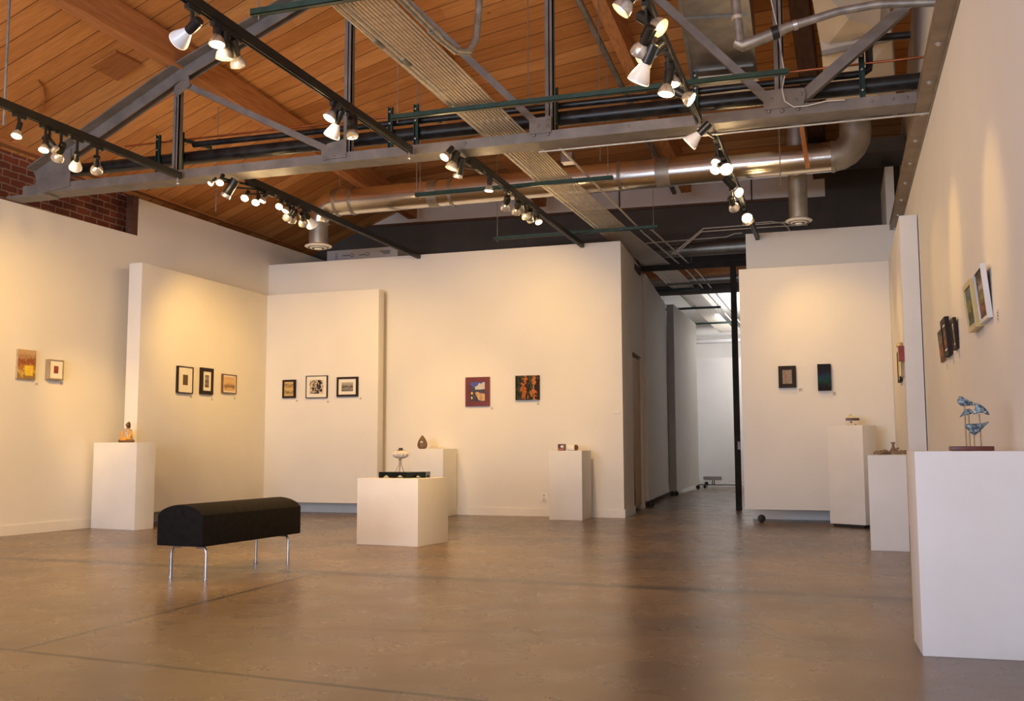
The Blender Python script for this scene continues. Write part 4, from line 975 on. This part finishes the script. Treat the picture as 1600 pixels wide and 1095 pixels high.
for lab, qd, dep, bd, fm, mw, art, cp in (
    ('small black-framed cream print, left one on the back panel', ((441,593.5),(461,593),(441,622),(461.3,621.5)), .03, .028, M['fblack'], 0, A['litho'], (464,626)),
    ('thin-framed bold black ink print, middle one on the back panel', ((477.5,587),(511,586.5),(477.5,622),(511,621.5)), .03, .010, M['fblack'], .05, A['bold'], (512.5,627.5)),
    ('black-framed grey photograph with white mat, right one on the back panel', ((525.5,589),(558.5,588.5),(526,620),(559,619)), .03, .028, M['fblack'], .045, A['grey'], (563.5,622.5))):
    c_, w_, h_ = px_rect(*qd, fy(12.1-dep)); picture('framed_print', lab, c_, pn, w_, h_, dep-.0005, bd, fm, mw, art)
    card('paper label right of the ' + lab.split(',')[0], PY(*cp, 12.1), pn, .035, .03)
c_, w_, h_ = px_rect((727,590),(764.5,588),(727.5,635),(765,634), fy(12.37))
t = picture('framed_painting', 'maroon-framed seaside painting with blue sky and white clouds on the back wall', c_, pn, w_, h_, .028, .065, M['fmaroon'], 0, A['navy'], cat='framed picture')
iw, ih = w_-.13, h_-.13
def sub(name, mat, poly, off):
    q = [c_ + Vector((x*iw/2,0,z*ih/2)) - Vector((0,-.006+off,0)) for x, z in poly]; MB().prism(q, (0,.0008,0)).build(name, mat, t, smooth=0)
sub('painted_sky', A['sky'], [(-.98,.98),(.98,.98),(.98,.35),(-.4,.35),(-.98,.75)], .0012)
sub('painted_cloud', A['cloud'], [(-.3,.2),(-.35,.5),(0,.62),(.25,.9),(.5,.8),(.7,.97),(.98,.97),(.98,.25),(.4,.22)], .0022)
sub('painted_beach', A['sand'], [(-.35,-.1),(0,-.02),(.3,-.12),(.98,-.25),(.98,-.95),(.5,-.97),(.1,-.85),(-.1,-.5)], .0022)
sub('painted_flower', A['yellow'], [(-.95,-.2),(-.75,0),(-.6,-.15),(-.7,-.3)], .0022)
sub('painted_flower', A['yellow'], [(-.9,-.6),(-.75,-.45),(-.65,-.7),(-.8,-.78)], .0022)
c_, w_, h_ = px_rect((805,587),(842,586),(805.5,625),(842.5,624), fy(12.36))
picture('painting', 'square unframed dark painting with orange figures on the back wall', c_, pn, w_, h_, .038, 0, M['canvasdark'], art=A['orange'], cat='painting')
card('paper label right of the maroon-framed painting', PY(769,638,12.4), pn, .035, .03); card('paper label under the orange figures painting', PY(841,631,12.4), pn, .035, .03)
YR = 12.05
c_, w_, h_ = px_rect((1216,572),(1243,571),(1216.5,606),(1244,605), fy(YR-.04))
t = picture('framed_painting', 'small dark-framed colourful painting on the right partition panel', c_, pn, w_, h_, .0395, .045, M['fblack'], 0, A['map'])
c_, w_, h_ = px_rect((1277,569),(1298,568),(1278,610),(1299,610), fy(YR-.05))
picture('painting', 'tall narrow blue-green night painting on the right partition panel', c_, pn, w_, h_, .0495, 0, M['canvasdark'], art=A['sea'], cat='painting')
card('paper label beside the small dark-framed painting', PY(1251,609,YR), pn, .05, .04); card('paper label below the blue-green night painting', PY(1304,615,YR), pn, .04, .05)
# right wall, facing -X
pn = (-1,0,0)
def rpic(lab, yn, yf, z0, z1, dep, bd, fm, mw, art, X=WX, tilt=0, name='framed_picture', **k):
    return picture(name, lab, (X-dep, (yn+yf)/2, (z0+z1)/2), pn, yf-yn, z1-z0, dep-.0005, bd, fm, mw, art, **k)
def lean(t, deg):
    t.rotation_euler = (0, -math.radians(deg), 0); return t
lean(rpic('gilt deep-framed green landscape on the right wall', 5.76, 6.08, 1.505, 1.765, .040, .028, M['fgold'], 0, A['green']), 5)
t = lean(rpic('silver double-framed picture with brown mat, nearest on the right wall', 5.42, 5.72, 1.51, 1.785, .026, .018, M['fsilver'], .07, A['olive'], mat_mat=A['portrait']), 5)
lean(rpic('small unframed brown portrait, farthest of the dark trio on the right wall', 7.72, 8.07, 1.495, 1.72, .015, 0, M['canvas'], 0, A['portrait']), 4)
lean(rpic('dark brown-framed portrait, middle of the dark trio on the right wall', 7.33, 7.64, 1.495, 1.755, .03, .035, M['fblack'], .02, A['portrait']), 4)
lean(rpic('black-framed narrow picture, nearest of the dark trio on the right wall', 6.94, 7.13, 1.50, 1.70, .02, .025, M['fblack'], .02, A['olive']), 4)
for px, py, lab in ((1480.5,572,'farthest'),(1491,563,'middle'),(1500,553,'nearest')):
    card('paper label under the %s of the dark trio on the right wall' % lab, PX(px, py, WX), pn, .05, .05)
card('paper label right of the silver-framed picture', PX(1560,493,WX), pn, .06, .06)
# pieces on the right panel (edge-on)
XS = .567
rpic('dark-framed cream picture, far one on the edge-on right panel', 10.25, 10.6, 1.50, 1.80, .03, .02, M['fblack'], .03, A['litho'], X=XS)
t = thing('wall_sculpture', 'wooden wall assemblage with a rounded top on the edge-on right panel', 'wall sculpture', (XS-.02,9.9,1.5))
MB().prism([(XS-.02,10.12,1.52),(XS-.02,9.98,1.52),(XS-.02,9.98,1.80),(XS-.02,10.0,1.83),(XS-.02,10.05,1.85),(XS-.02,10.10,1.83),(XS-.02,10.12,1.80)], (.0195,0,0)).build('wooden_back', M['fgrey'], t)
MB().tube([(XS-.03,10.05,1.53),(XS-.03,10.05,1.80)], .018, 12).ball((XS-.03,10.05,1.82), .03, 8).build('wooden_figure', M['fgold'], t)
o = MB().box((XS-.05,9.86,1.66),(XS-.0005,9.93,1.80)).build('red_block', noisy('red_enamel', (.25,.015,.01), (.32,.03,.02), 8, .4), loc=(XS-.02,9.9,1.66)); tag(o, 'small dark red block fixed to the edge-on right panel', 'wall sculpture')

# outlet and switch marks
def outlet(label, px, py, Y, w_=.07, h_=.115):
    p = PY(px, py, Y); t = thing('power_outlet', label, 'outlet', (p.x,Y,p.z-h_/2))
    MB().box((p.x-w_/2,Y-.006,p.z-h_/2),(p.x+w_/2,Y-.0005,p.z+h_/2)).build('cover_plate', M['white_plastic'], t, bevel=.002)
    for dz_ in (-.028,.028):
        s = MB().box((p.x-.016,Y-.009,p.z+dz_-.018),(p.x+.016,Y-.0055,p.z+dz_+.018)).build('socket_face', M['card'], t)
        MB().box((p.x-.008,Y-.0096,p.z+dz_-.006),(p.x-.005,Y-.0088,p.z+dz_+.008)).box((p.x+.005,Y-.0096,p.z+dz_-.006),(p.x+.008,Y-.0088,p.z+dz_+.008)).build('slot', M['black'], s, loc=tuple(t.location))
outlet('white power outlet low on the back wall left of the narrow pedestal', 850, 777, 12.4)
p = PY(965,644,12.4); o = MB().box((p.x-.05,12.392,p.z-.02),(p.x+.03,12.3995,p.z+.02)).build('wall_plate', M['white_plastic'], loc=tuple(p), bevel=.002); tag(o, 'small white plate on the back wall near its corner', 'switch')

# printed board lying on top of the back wall
p0, p1 = PY(511,403,12.9), PY(621,403,12.9)
t = thing('foam_board', 'white printed foam boards lying on top of the back wall at left', 'board', ((p0.x+p1.x)/2,13.0,3.5))
z1 = PY(560,389,12.9).z
MB().box((p0.x,12.9,3.45),(p1.x,13.3,z1)).build('board', M['foam'], t)
mb = MB(); zc_ = (3.55+z1)/2+.02
for u in (.36,.58): 
    xx = p0.x+(p1.x-p0.x)*u; 
    for k in range(12):
        a0, a1 = 2*math.pi*k/12, 2*math.pi*(k+1)/12
        mb.hexa([(xx+.02*math.cos(a0),12.899,zc_+.02*math.sin(a0)),(xx+.03*math.cos(a0),12.899,zc_+.03*math.sin(a0)),(xx+.03*math.cos(a1),12.899,zc_+.03*math.sin(a1)),(xx+.02*math.cos(a1),12.899,zc_+.02*math.sin(a1))],
                [(xx+.02*math.cos(a0),12.897,zc_+.02*math.sin(a0)),(xx+.03*math.cos(a0),12.897,zc_+.03*math.sin(a0)),(xx+.03*math.cos(a1),12.897,zc_+.03*math.sin(a1)),(xx+.02*math.cos(a1),12.897,zc_+.02*math.sin(a1))])
for u0, u1, dz_ in ((.22,.33,0),(.46,.55,-.005),(.12,.15,.03),(.12,.15,.0),(.12,.15,-.03),(.75,.9,.03),(.78,.9,.01),(.80,.9,-.01)):
    mb.box((p0.x+(p1.x-p0.x)*u0,12.897,zc_+dz_-.007),(p0.x+(p1.x-p0.x)*u1,12.899,zc_+dz_+.007))
mb.build('printed_marks', M['ink'], t)

# ================================================================== SCULPTURES
skin = noisy('bronze_brown_glaze', (.10,.04,.02), (.16,.07,.035), 12, .35)
orange = noisy('orange_glaze', (.72,.27,.03), (.85,.38,.06), 12, .4)
cream = noisy('patterned_robe', (.28,.20,.12), (.62,.50,.34), 60, .5, detail=2)
hair = noisy('dark_brown_glaze', (.05,.018,.01), (.09,.035,.02), 12, .3)
# seated figure seen from behind/side
cx_, cy_ = PX(197,686,-7.5).x, 9.27; cx_ = PY(197,684,9.25).x; zb = .945
t = thing('seated_figurine', 'small cross-legged ceramic figure in an orange robe on the left pedestal', 'figurine', (cx_,cy_,zb))
def P(x, y, z): return (cx_+x, cy_+y, zb+z)
body = MB().lathe([(.045,.018),(.062,.03),(.058,.06),(.048,.09),(.046,.11),(.05,.128),(.046,.142),(.028,.154),(.013,.16)], P(0,0,0), n=24)
body.build('torso', cream, t)
MB().tube([P(0,0,.15),P(.002,0,.175)], .012, 12).ball(P(.004,-.002,.196), .023, 12, (.9,1,1.15)).ball(P(-.006,-.022,.197), .006, 6).build('head', skin, t)
MB().ball(P(.006,.006,.203), .0235, 10, (.95,1,1.0)).ball(P(.014,.016,.180), .014, 8, (.8,.8,1.5)).ball(P(.010,.010,.226), .008, 6).build('hair', hair, t)
# robe draped over one shoulder and lap
MB().tube([P(-.046,-.012,.128),P(-.056,-.016,.10),P(-.052,-.022,.06),P(-.045,-.04,.036)], [.018,.02,.018,.016], 12).tube([P(.046,-.008,.126),P(.054,-.012,.10),P(.05,-.022,.06),P(.04,-.04,.036)], [.015,.016,.014,.013], 12).build('arms', orange, t)
MB().tube([P(-.05,-.02,.025),P(-.02,-.055,.03),P(.02,-.06,.035),P(.05,-.02,.03)], [.022,.024,.022,.02], 12).ball(P(-.02,-.03,.055), .032, 8, (1.1,.7,.8)).build('robe', orange, t)
MB().tube([P(-.09,-.01,.016),P(-.05,-.055,.018),P(.0,-.065,.018),P(.04,-.06,.018),P(.09,-.01,.016)], [.016,.018,.014,.018,.016], 12).ball(P(-.088,-.012,.016), .017, 8).ball(P(.088,-.012,.016), .017, 8).build('legs', skin, t)
MB().tube([P(-.07,-.03,.012),P(.07,-.03,.012)], .012, 10).build('lap_cloth', cream, t)

# centre piece: dark stand with cut-outs
g = noisy('dark_green_lacquer', (.004,.007,.007), (.009,.016,.015), 8, .15)
zb = .599
A0 = PZ(591,743,zb+.02); cy_ = 8.62
xa, xb = PY(591,743,cy_-.14).x, PY(659,742,cy_-.14).x
t = thing('display_stand', 'low dark green scalloped stand on the squat centre pedestal', 'stand', ((xa+xb)/2,cy_,zb))
xc = (xa+xb)/2; hw = (xb-xa)/2
def arch_side(p, q, h, th, nseg=3):
    """side board with arches cut from its lower edge"""
    p, q = Vector(p), Vector(q); d = q-p; L_ = d.length; d.normalize(); nn = Vector((-d.y,d.x,0))*th
    low = [(0,0)]; wseg = L_/nseg
    for s in range(nseg):
        x0 = s*wseg
        low.append((x0+wseg*.22, 0))
        for k in range(1,6): 
            u = k/6; low.append((x0+wseg*(.22+.56*u), h*.55*math.sin(math.pi*u)))
        low.append((x0+wseg*.78, 0))
    low.append((L_,0))
    mb = MB(); 
    for (x0,z0),(x1,z1) in zip(low[:-1], low[1:]):
        if x1-x0 < 1e-6: continue
        a = [p+d*x0+Vector((0,0,z0)), p+d*x1+Vector((0,0,z1)), p+d*x1+Vector((0,0,h)), p+d*x0+Vector((0,0,h))]
        mb.hexa([v for v in a], [v+nn for v in a])
    return mb
hS = .048; c0 = (xa,cy_-.13,zb); c1 = (xc+hw*.35,cy_-.16,zb); c2 = (xb,cy_-.05,zb); c3 = (xa+.03,cy_+.13,zb); c4 = (xb-.03,cy_+.13,zb)
arch_side(c0,c1,hS,.012,2).build('front_board', g, t); arch_side(c1,c2,hS,.012,1).build('front_board', g, t)
arch_side(c4,c3,hS,.012,2).build('back_board', g, t); arch_side(c3,c0,hS,.012,1).build('side_board', g, t); arch_side(c2,c4,hS,.012,1).build('side_board', g, t)
MB().prism([Vector(c)+Vector((0,0,hS)) for c in (c0,c1,c2,c4,c3)], (0,0,.006)).build('top_board', g, t)
zs = zb+hS+.006
wire = noisy('bronze_wire', (.16,.09,.04), (.24,.14,.07), 10, .35, metal=.7)
ceramic = noisy('pale_ribbed_ceramic', (.52,.47,.42), (.66,.61,.55), 12, .45)
cap = noisy('dark_wood_cap', (.04,.015,.008), (.07,.03,.015), 12, .4)
xs_ = PY(626,700,cy_).x
t = thing('ceramic_sculpture', 'ribbed pale oval ceramic vessel on thin wire legs with a dark cap', 'sculpture', (xs_,cy_,zs))
hz = PY(626,710,cy_).z
for k, (dx, dy) in enumerate(((-.045,-.02),(-.02,.03),(.02,.03),(.045,-.02),(.0,-.045))):
    MB().tube([(xs_+dx,cy_+dy,zs),(xs_+dx*.62,cy_+dy*.6,zs+.03),(xs_+dx*.28,cy_+dy*.3,zs+.07),(xs_+dx*.25,cy_+dy*.25,hz-.02)], .0022, 6).build('wire_leg', wire, t)
MB().tube([(xs_-.02,cy_-.01,hz-.055),(xs_+.025,cy_-.01,hz-.035),(xs_-.01,cy_+.015,hz-.04),(xs_+.02,cy_-.02,hz-.06),(xs_-.022,cy_,hz-.045)], .0018, 6).build('wire_tie', wire, t)
mb = MB(); nn = 48; prof = [(.012,-.041),(.042,-.037),(.068,-.023),(.080,0),(.074,.016),(.052,.030),(.03,.037),(.018,.039)]
vs = []; fs = []
for r, h in prof:
    for k in range(nn):
        a = 2*math.pi*k/nn; rr = r*(1+.07*(1 if k % 4 < 2 else -1)*(1 if r > .03 else 0)); vs.append((xs_+rr*math.cos(a), cy_+rr*.8*math.sin(a), hz+.003+h))
for i in range(len(prof)-1):
    for k in range(nn): fs.append((i*nn+k, i*nn+(k+1)%nn, (i+1)*nn+(k+1)%nn, (i+1)*nn+k))
fs += [tuple(range(nn-1,-1,-1)), tuple((len(prof)-1)*nn+k for k in range(nn))]
mb.add(vs, fs).build('ribbed_vessel', ceramic, t)
MB().lathe([(.035,0),(.036,.006),(.019,.008),(.019,.024),(.016,.026)], (xs_,cy_,hz+.036), n=20).build('cap', cap, t)

# brown drop with a hole
zb = .864; bx = PY(660,690,12.0).x; by = 12.0
t = thing('ceramic_drop', 'brown pointed egg-shaped ceramic with a small opening', 'sculpture', (bx,by,zb))
hh = PY(660,680,12.0).z - zb
MB().lathe([(.035,0),(.056,hh*.08),(.066,hh*.25),(.063,hh*.42),(.05,hh*.62),(.032,hh*.8),(.014,hh*.94),(.003,hh)], (bx,by,zb), n=28).build('body', noisy('brown_stoneware', (.13,.075,.045), (.2,.12,.07), 14, .5), t)
MB().ball((bx+.012,by-.060,zb+hh*.5), .017, 8, (1.15,.4,.75)).build('opening', M['card'], t)
c = PY(678,698,12.1); o = MB().prism([(c.x-.05,12.05,zb+.0005),(c.x+.05,12.05,zb+.0005),(c.x+.045,12.10,zb+.035),(c.x-.045,12.10,zb+.035)], (0,.002,0)).build('paper_label', M['card'], loc=(c.x,12.07,zb)); tag(o, 'small folded paper card beside the brown egg-shaped ceramic', 'label')

# box and cream roll on the narrow pedestal
zb = .836
bx = PY(878,698,11.95).x
t = thing('ceramic_box', 'small dark red-brown square box with a white opening', 'sculpture', (bx,11.95,zb))
MB().box((bx-.042,11.91,zb),(bx+.042,11.99,zb+.082)).build('box', noisy('red_brown_glaze', (.06,.018,.01), (.22,.07,.03), 18, .3), t, bevel=.004)
MB().ball((bx+.012,11.908,zb+.05), .018, 8, (1.1,.3,.8)).build('shell', M['mat'], t)
MB().box((bx-.038,11.906,zb+.006),(bx+.03,11.9098,zb+.026)).build('orange_strip', noisy('burnt_orange', (.25,.06,.02), (.35,.10,.03), 10, .4), t)
b2 = PY(895,699,11.95).x; rr = .038
t = thing('ceramic_roll', 'cream ceramic cylinder with a dark brown end, lying on its side', 'sculpture', (b2,11.95,zb))
MB().lathe([(rr*.8,-.062),(rr,-.055),(rr,.035),(rr*.92,.045)], (b2-.01,11.95,zb+rr), (1,-.1,0), 24).build('cylinder', M['mat'], t)
MB().lathe([(rr*.92,.0),(rr*1.0,.012),(rr*.75,.03),(rr*.4,.038)], (b2+.03,11.945,zb+rr), (1,-.1,0), 24).build('brown_end', skin, t)

# little lidded house on the tallest pedestal
zb = hE; hx = PY(1332,655,11.66).x; hy = 11.68
t = thing('ceramic_house', 'small lidded ceramic box shaped like a house on the tallest pedestal', 'sculpture', (hx,hy,zb))
hm = noisy('cream_glaze', (.55,.46,.34), (.66,.56,.43), 14, .4)
MB().box((hx-.068,hy-.05,zb),(hx+.068,hy+.05,zb+.062)).build('box', hm, t, bevel=.006)
MB().box((hx-.072,hy-.054,zb+.055),(hx+.072,hy+.054,zb+.082)).build('roof_band', hair, t, bevel=.006)
MB().prism([(hx-.06,hy-.05,zb+.082),(hx+.055,hy-.05,zb+.082),(hx+.02,hy-.05,zb+.105),(hx-.04,hy-.05,zb+.112)], (0,.1,0)).ball((hx-.02,hy,zb+.115), .012, 8).build('lid', M['fgold'], t)
MB().ball((hx-.015,hy-.052,zb+.038), .011, 6, (1,.3,1)).ball((hx+.03,hy-.052,zb+.012), .006, 6, (1.4,.3,1)).build('painted_spots', hair, t)

# heap of brown ceramic with a little vase
zb = .80; hx = PY(1393,706,9.22).x; hy = 9.21
bm_ = noisy('earthy_brown_clay', (.16,.09,.05), (.30,.19,.11), 20, .6)
t = thing('ceramic_heap', 'brown clay sculpture of coiled roots with an upright vase neck', 'sculpture', (hx,hy,zb))
random.seed(3)
mb = MB()
for k in range(9):
    x0 = -.115+.028*k; y0 = random.uniform(-.03,.03); l = random.uniform(.05,.08); a = random.uniform(-1,1)
    mb.tube([(hx+x0-l/2,hy+y0-.01*a,zb+.014),(hx+x0,hy+y0,zb+.018+random.uniform(0,.014)),(hx+x0+l/2,hy+y0+.02*a,zb+.013)], [.010,.014,.009], 8)
mb.build('roots', bm_, t)
MB().ball((hx-.055,hy,zb+.03), .022, 8, (1.2,1,.8)).ball((hx+.08,hy,zb+.024), .018, 8, (1.2,1,.8)).build('lumps', bm_, t)
MB().lathe([(.03,0),(.034,.02),(.02,.04),(.011,.06),(.011,.082),(.02,.094),(.021,.098)], (hx+.015,hy,zb+.012), n=18).build('vase_neck', bm_, t)
MB().tube([(hx+.02,hy,zb+.03),(hx+.045,hy-.01,zb+.05),(hx+.06,hy-.01,zb+.062)], [.013,.010,.005], 10).build('spout', bm_, t)

# blue mosaic birds
def mosaic():
    m, nt, b = new_mat('blue_mosaic'); L = nt.links.new
    tc = N(nt, 'ShaderNodeTexCoord'); v = N(nt, 'ShaderNodeTexVoronoi'); v.inputs['Scale'].default_value = 95; L(tc.outputs['Object'], v.inputs['Vector'])
    sp = N(nt, 'ShaderNodeSeparateColor'); L(v.outputs['Color'], sp.inputs[0])
    r = ramp(nt, [(0,(.045,.07,.10)),(.25,(.10,.15,.17)),(.45,(.24,.31,.33)),(.6,(.06,.085,.14)),(.75,(.17,.23,.25)),(.9,(.38,.43,.43))], 'CONSTANT'); L(sp.outputs[0], r.inputs[0])
    v2 = N(nt, 'ShaderNodeTexVoronoi', feature='DISTANCE_TO_EDGE'); v2.inputs['Scale'].default_value = 95; L(tc.outputs['Object'], v2.inputs['Vector'])
    g = ramp(nt, [(0,(.12,.12,.12)),(.08,(1,1,1))]); L(v2.outputs['Distance'], g.inputs[0])
    mx = N(nt, 'ShaderNodeMix', data_type='RGBA', blend_type='MULTIPLY'); mx.inputs[0].default_value = 1; L(r.outputs[0], mx.inputs[6]); L(g.outputs[0], mx.inputs[7])
    L(mx.outputs[2], b.inputs['Base Color']); b.inputs['Roughness'].default_value = .25; return m
mos = mosaic(); by = 4.80; zb = .851
def B(px, py): return PY(px, py, by)
t = thing('mosaic_bird_sculpture', 'blue mosaic birds on thin rods above a dark red base', 'sculpture', (B(1517,700).x,by,zb))
p0, p1 = B(1484.5,703), B(1551,703)
MB().box((p0.x,by-.06,zb),(p1.x,by+.06,B(1500,697).z)).build('base', noisy('dark_red_wood', (.075,.015,.010), (.12,.028,.018), 8, .35), t, bevel=.003)
def shard(px_pts, off, th=.012, edge=None):
    q = [B(*p) + Vector((0,off,0)) for p in px_pts]
    cc = sum(q, Vector())/len(q)
    mb = MB(); nq = len(q)
    fr = [cc+(v-cc)*.93+Vector((0,-th/2,0)) for v in q]; bk = [cc+(v-cc)*.93+Vector((0,th/2,0)) for v in q]
    fc = cc+Vector((0,-th*.9,0)); bc = cc+Vector((0,th*.9,0))
    vs = q+fr+bk+[fc,bc]; fs = []
    for i in range(nq):
        j = (i+1)%nq; fs += [(i,j,nq+j,nq+i),(j,i,2*nq+i,2*nq+j),(nq+i,nq+j,3*nq),(2*nq+j,2*nq+i,3*nq+1)]
    mb.add(vs, fs).build('mosaic_bird', mos, t, smooth=0)
def zz(pts): return [(1460+x/9.125, 600+y/9.125) for x, y in pts]
shard(zz([(328,235),(345,200),(352,168),(400,178),(470,215),(540,250),(590,272),(590,300),(500,306),(420,315),(370,300),(335,270)]), .012)
shard(zz([(590,272),(640,285),(700,325),(750,375),(785,438),(740,440),(690,415),(640,410),(550,438),(545,410),(575,340)]), -.012)
shard(zz([(355,478),(390,420),(430,370),(490,350),(530,362),(552,400),(530,425),(470,440),(410,455)]), .0)
shard(zz([(430,570),(520,565),(640,560),(700,550),(765,530),(770,550),(700,620),(640,680),(570,738),(500,685),(440,615)]), -.006)
for a, b_ in (((430,310),(455,885)),((487,438),(508,885)),((565,735),(570,885)),((638,425),(668,885))):
    qa, qb = zz([a])[0], zz([b_])[0]
    MB().tube([tuple(B(*qa)), tuple(B(*qb))], .0028, 8).build('rod', wire, t)

bpy.context.view_layer.update()
